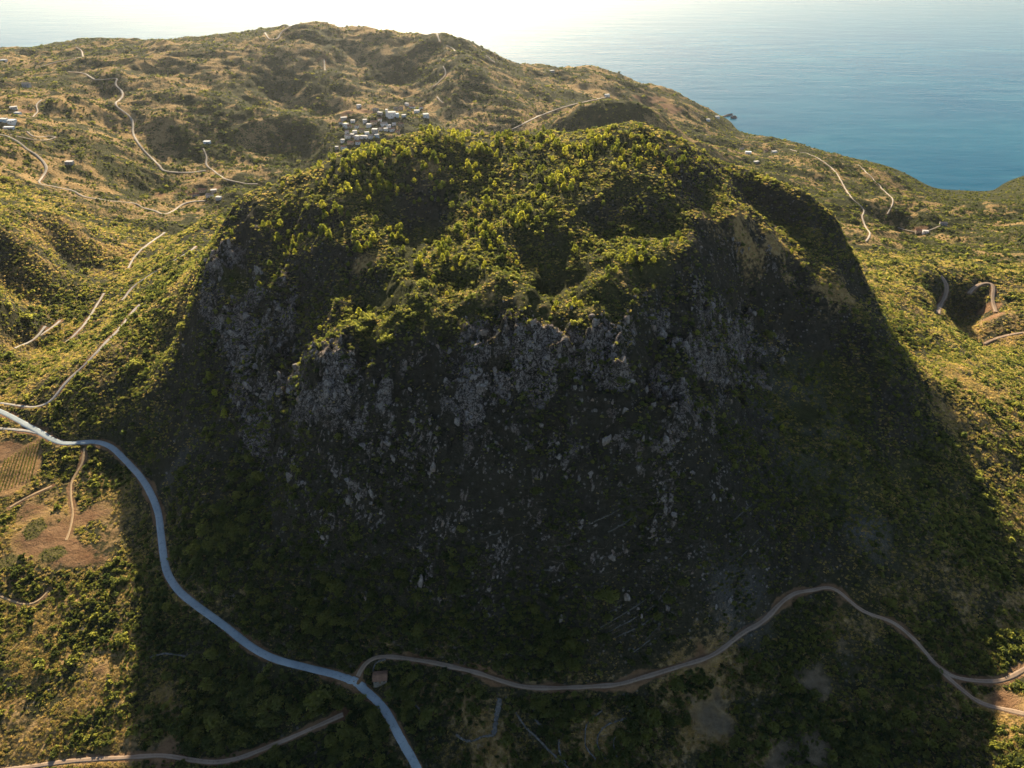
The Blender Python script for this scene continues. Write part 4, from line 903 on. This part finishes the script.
VILLAGE = [(359, 107, 9, 6, 4, 'white', 'slab', 'lone white house on the golden field above the village'), (412, 108, 13, 7, 4.5, 'white', 'tile', 'long white house with red roof, topmost at the right end of the village'), (417, 113, 11, 8, 5, 'white', 'slab', 'white flat roofed block just under the red roofed house'),
           (426, 117, 11, 10, 6, 'white', 'slab', 'bright white building standing alone, rightmost of the village'), (404, 117, 8, 6, 4, 'blue', 'slab', 'small bluish house right of the largest white building'), (409, 112, 7, 6, 4, 'grey', 'tile', 'little grey house left of the white flat roofed block'),
           (344, 120, 12, 7, 4, 'grey', 'slab', 'grey flat roofed house, leftmost of the upper row'), (346, 127, 9, 8, 6, 'white', 'slab', 'white house below the leftmost grey house of the upper row'), (350, 128, 8, 6, 4, 'tan', 'tile', 'tan house touching the right side of the second white house'), (374, 124, 12, 7, 4, 'tan', 'tile', 'tan house with orange roof below the largest white building'),
           (369, 127, 8, 7, 6, 'white', 'slab', 'upright white house left of the orange roofed one'), (384, 125, 12, 8, 4.5, 'white', 'pale_tile', 'white gabled house directly below the bell tower'), (389, 127, 8, 6, 4, 'white', 'slab', 'low white annexe right of the white gabled house'), (362, 132, 9, 8, 5, 'tan', 'tile', 'red roofed house in the middle of the village'),
           (367, 134, 8, 6, 4, 'blue', 'slab', 'bluish house right of the central red roof'), (375, 133, 10, 9, 8, 'grey', 'slab', 'tall grey house in the lower middle of the village'), (377, 138, 8, 6, 6, 'blue', 'slab', 'tall bluish house on the hill skyline below the grey one'), (392, 131, 10, 6, 4, 'white', 'tile', 'white house with red roof at the lower right'), (398, 133, 7, 6, 3.5, 'tan', 'tile', 'small tan house beside the lower right red roof'),
           (401, 126, 10, 6, 4, 'tan', 'tile', 'tan house with orange roof right of the low annexe'), (348, 138, 10, 7, 5, 'white', 'pale_tile', 'white gabled house at the lower left of the village'), (352.5, 137, 7, 6, 5, 'grey', 'slab', 'grey house between two white ones at lower left'), (357.5, 138.5, 9, 7, 5, 'white', 'slab', 'white block third from left of the lowest full row'),
           (364, 138, 13, 6, 4, 'white', 'slab', 'long low white house in the lowest full row'), (371, 138, 9, 7, 5, 'white', 'pale_tile', 'white gabled house at the right end of the lowest row'), (351, 144, 11, 6, 4, 'tan', 'tile', 'tan house with red roof just above the hill edge'), (344, 149, 9, 6, 4.5, 'white', 'tile', 'white house with red roof, lowest of the village'),
           (337, 149, 6, 5, 4.5, 'grey', 'slab', 'small grey house at the foot of the village'), (380, 114, 10, 6, 4, 'grey', 'slab', 'grey house left of the bell tower'), (376, 111, 12, 6, 4, 'tan', 'pale_tile', 'tan house on the field edge above the bell tower'), (396, 110, 9, 5, 4, 'tan', 'pale_tile', 'tan house behind the largest white building'), (401, 109, 8, 5, 4, 'grey', 'tile', 'grey house on the golden field behind the largest building')]
VILLAGE += [(341, 124, 7, 5, 4, 'white', 'tile', 'small white red roofed house at the left end of the second village row'), (353, 122.5, 8, 6, 4, 'white', 'slab', 'white flat house between the upper left grey house and the bell tower'), (357, 128, 7, 6, 5, 'white', 'tile', 'white red roofed house right of the tan house on the second row'),
            (365, 122, 8, 6, 4, 'white', 'slab', 'white flat house above the upright white house'), (380, 121, 7, 6, 4.5, 'white', 'tile', 'white red roofed house under the left foot of the bell tower'), (386, 131, 8, 6, 5, 'white', 'slab', 'white house just left of the lower right red roof'), (381, 130.5, 7, 6, 4, 'white', 'pale_tile', 'white gabled house right of the tall grey one'),
            (394, 125, 7, 5, 4, 'white', 'slab', 'white house between the low annexe and the orange roofed house'), (355, 133, 8, 6, 4.5, 'white', 'slab', 'white house left of the central red roof'), (347, 133, 7, 6, 4, 'white', 'pale_tile', 'white gabled house alone at the left of the third row'), (343, 142, 7, 5, 4, 'white', 'slab', 'white flat house above the lowest red roofed one'),
            (358, 144, 8, 6, 4, 'white', 'tile', 'white red roofed house just above the summit trees at lower centre'), (407, 105.5, 8, 5, 4, 'white', 'slab', 'white house above the long white red roofed one'), (421, 109, 7, 5, 4, 'white', 'tile', 'white red roofed house above the rightmost bright building')]
for a in VILLAGE: house(*a, group=VG)
FARM = [(12.5, 122.5, 11, 9, 4, 'white', 'metal', 'white shed with bright metal roof at the left picture edge'), (9.5, 129, 15, 6, 3.5, 'white', 'metal', 'long white shed in front of the bright metal roofed one'), (4, 121, 13, 7, 4, 'blue', 'slab', 'bluish flat house at the left picture edge behind the long shed'), (14, 109, 11, 7, 4, 'grey', 'slab', 'grey farmhouse above the white sheds'),
        (18, 114, 10, 6, 3, 'blue', 'slab', 'low bluish shed between grey farmhouse and white sheds'), (27, 86.5, 14, 8, 4.5, 'grey', 'pale_tile', 'grey farmhouse alone on the upper left plain'), (4, 61, 14, 8, 4, 'white', 'slab', 'white house near the sea on the far left'), (70, 164, 11, 7, 4, 'grey', 'slab', 'grey ruin on the dry slope right of the winding road'),
        (207.5, 144, 12, 7, 4, 'blue', 'metal', 'blue roofed shed in the dark valley'), (203, 192, 11, 7, 4, 'tan', 'tile', 'tan house at the top of the valley hamlet'), (210, 197, 10, 7, 4, 'white', 'pale_tile', 'white house, lowest right of the valley hamlet'), (214, 192, 9, 6, 4, 'grey', 'slab', 'grey house at the right of the valley hamlet'), (196, 196, 10, 6, 3.5, 'grey', 'tile', 'grey house at the left of the valley hamlet'), (219, 199, 8, 6, 3.5, 'white', 'slab', 'small white house beyond the valley hamlet on the right'),
        (607, 96.5, 12, 7, 4, 'white', 'slab', 'white house at the upper end of the pale straight road'), (552, 72, 11, 6, 4, 'grey', 'slab', 'grey house under the dark wooded ridge'), (748, 154, 13, 8, 4.5, 'white', 'metal', 'white metal roofed house near the headland'), (741.5, 150.5, 9, 6, 4, 'tan', 'pale_tile', 'tan house left of the metal roofed house near the headland'), (756, 163, 11, 6, 4, 'grey', 'slab', 'grey house below the headland houses'),
        (774, 153, 12, 6, 4, 'white', 'slab', 'white house right of the headland houses'), (766, 152, 8, 6, 4, 'tan', 'tile', 'small tan house next to the white house on the right'), (717, 118, 12, 7, 4, 'white', 'slab', 'white house on the wooded headland'), (708, 121, 9, 6, 4, 'blue', 'slab', 'bluish house left of the white one on the headland'), (918, 232, 10, 7, 4, 'tan', 'tile', 'tan house on the road in the right valley'), (925, 233, 9, 6, 4, 'white', 'slab', 'white house beside the tan one in the right valley'), (943, 225, 12, 6, 3.5, 'grey', 'pale_tile', 'grey farmhouse at the right end of the valley road')]
for a in FARM: house(*a, group='scattered farmhouses')

for px, py, a, b, lab in ((727, 115.5, 26, 7, 'dark low rock in the sea at the tip of the headland'), (734, 117.5, 14, 5, 'smaller dark rock in the sea beyond the headland tip')):
    x, y, _ = P(px, py, z=1); o = link('sea_rock', boulder_mesh('sea_rock', int(px), m_rock, 3), None, label=lab, category='rock', group='rocks off the headland'); put(o, x, y, 0, (a, b, 6), .5)
# ---------------------------------------------------------------- dry stone walls
m_wall, nt = mat('dry_stone'); pos = wpos(nt); surf(nt, ramp(nt, noise(nt, pos, .9, 5, .7), [(.3, (.05, .047, .04)), (.55, (.13, .125, .115)), (.75, (.27, .26, .245))]), .95, noise(nt, pos, 2.2, 4, .7), .8, .3, .05)
def wall_thing(pts, label, width=.7, height=1.1, name='stone_wall', group='dry stone walls'):
    w = smooth_line(pts, H, .8); n0 = len(w)
    t = np.gradient(w, axis=0); t /= np.linalg.norm(t, axis=1)[:, None] + 1e-9; nr_ = np.stack([-t[:, 1], t[:, 0]], 1)
    prof = [(-1, -.6), (-.9, .55), (-.6, 1), (.6, 1), (.9, .55), (1, -.6)]; k = len(prof)
    V = np.zeros((n0, k, 3)); zc = sample(H, w[:, 0], w[:, 1]); hh = height * (.75 + .5 * rng.random(n0)); hh *= np.where(np.convolve(rng.normal(size=n0 + 6), np.ones(7) / 7, 'valid') < -.28, .12, 1)
    for j, (a, b) in enumerate(prof):
        V[:, j, :2] = w + nr_ * (a * width / 2 * (1 + .3 * rng.normal(size=n0)))[:, None]; V[:, j, 2] = zc + b * hh
    F = [(i * k + j, i * k + j + 1, (i + 1) * k + j + 1, (i + 1) * k + j) for i in range(n0 - 1) for j in range(k - 1)]
    me = bpy.data.meshes.new(name); me.from_pydata(V.reshape(-1, 3).tolist(), [], F + [tuple(range(k))[::-1], tuple((n0 - 1) * k + j for j in range(k))]); me.materials.append(m_wall)
    return link(name, me, None, label=label, category='wall', group=group, kind='thing')
wall_thing([(499.5, 699), (497, 715), (493.5, 736)], 'wide straight stone ramp running down from the dirt track', 2.6, .9, 'stone_ramp')
wall_thing([(456, 735), (468, 742), (482, 737), (494, 736)], 'stone wall joining the foot of the straight ramp from the left', 1.0)
wall_thing([(516, 713), (525, 727), (537, 738), (548, 750), (560, 761), (572, 772)], 'long stone wall winding down right of the straight ramp', .9)
wall_thing([(534, 704), (534, 718), (543, 728)], 'short stone wall above the long winding one', 1.0)
wall_thing([(559, 740), (559, 752), (566, 764)], 'pale stone wall stub between the winding wall and the hooked wall', 1.1)
wall_thing([(626, 719), (612, 723), (602, 729), (597, 738), (598, 748), (606, 760)], 'hooked stone wall curving round a small terrace')
wall_thing([(602, 711), (588, 722), (585, 735), (586, 748), (596, 760)], 'curved stone wall just left of the hooked one')
wall_thing([(627, 707), (634, 716)], 'short stone wall above the right end of the hooked one', 1.1)
wall_thing([(617, 733), (613, 744), (617, 758)], 'faint stone wall inside the hooked wall')
wall_thing([(408, 680), (409, 698), (418, 708), (432, 722)], 'thin stone wall below the dirt track right of the hut', .8)
wall_thing([(373, 672), (376, 663), (386, 660)], 'short curved stone wall behind the hut', .8)
wall_thing([(150, 658), (165, 654), (186, 657)], 'stone wall in the shade near the shadow edge at lower left', .8)
wall_thing([(208, 660), (222, 655)], 'short stone wall left of the asphalt road curve')
wall_thing([(240, 688), (246, 692), (258, 693)], 'stone wall corner above the lower track', .8)
for k, (pts, lab) in enumerate([([(600, 628), (625, 613), (642, 602), (655, 590)], 'topmost long terrace wall on the shaded slope above the track'), ([(606, 633), (635, 618), (655, 604), (672, 582)], 'second terrace wall from the top on the shaded slope'), ([(614, 638), (642, 625), (660, 612)], 'third terrace wall from the top on the shaded slope'),
                                ([(645, 640), (655, 630), (664, 620)], 'short lower terrace wall at the right of the shaded slope'), ([(608, 613), (622, 605)], 'short terrace wall at the upper left of the terraced slope'), ([(634, 652), (650, 640)], 'lowest terrace wall above the track'),
                                ([(594, 522), (607, 516), (620, 509)], 'pale terrace wall below the lower pale crag'), ([(608, 532), (622, 525), (632, 518)], 'terrace wall just under the pale one below the crag'), ([(490, 551), (502, 549)], 'lower short terrace wall under the centre crag'), ([(484, 538), (500, 532)], 'upper short terrace wall under the centre crag'),
                                ([(528, 570), (552, 570)], 'level terrace wall in the middle of the dark foot'), ([(738, 560), (752, 546), (764, 534)], 'steep terrace wall on the right face'), ([(734, 520), (748, 508), (762, 496)], 'upper steep terrace wall on the right face'), ([(532, 590), (552, 589)], 'level terrace wall below the middle of the dark foot')]):
    wall_thing(pts, lab, .42, .45, group='terrace walls')
# ---------------------------------------------------------------- vine rows
def edge(a, b, t): return (a[0] + (b[0] - a[0]) * t, a[1] + (b[1] - a[1]) * t)
NV = 11
for k in range(NV):
    t = (k + .5) / NV
    top, bot = edge((4, 461), (43, 439), t), edge((-9, 496), (33, 479), t)
    w = smooth_line([top, edge(top, bot, .5), bot], H, .45)
    c = np.repeat(w, 5, 0); c = c + r.normal(0, .22, c.shape); z = sample(H, c[:, 0], c[:, 1]) + r.uniform(.15, 1.0, len(c)); gap = r.random(len(w)) > .16; z = z[np.repeat(gap, 5)]; c = c[np.repeat(gap, 5)]
    V, F = quads(np.column_stack([c, z]), .26, r)
    lab = 'leftmost row of vines in the ochre vineyard' if k == 0 else 'rightmost row of vines in the ochre vineyard' if k == NV - 1 else f'{NUM[k]} row of vines from the left in the ochre vineyard'
    link('vine_row', mesh_from('vine_row', V, F, m_vine), None, label=lab, category='vines', group='rows of vines in the vineyard')
def make_haze(density):
    m, nt = mat('haze_air')
    v = nt.nodes.new('ShaderNodeVolumePrincipled'); v.inputs['Density'].default_value = density; v.inputs['Color'].default_value = (.80, .86, .95, 1); v.inputs['Anisotropy'].default_value = .68
    o = nt.nodes.new('ShaderNodeOutputMaterial'); nt.links.new(v.outputs[0], o.inputs['Volume'])
    z0, z1, x, y0, y1 = -70.0, 600.0, 9000.0, -400.0, 12000.0
    V = [(sx * x, y, z) for z in (z0, z1) for sx, y in ((-1, y0), (1, y0), (1, y1), (-1, y1))]
    me = bpy.data.meshes.new('haze'); me.from_pydata(V, [], [(3, 2, 1, 0), (4, 5, 6, 7), (0, 1, 5, 4), (1, 2, 6, 5), (2, 3, 7, 6), (3, 0, 4, 7)])
    link('haze', me, m, kind='stuff')
make_haze(.000014)
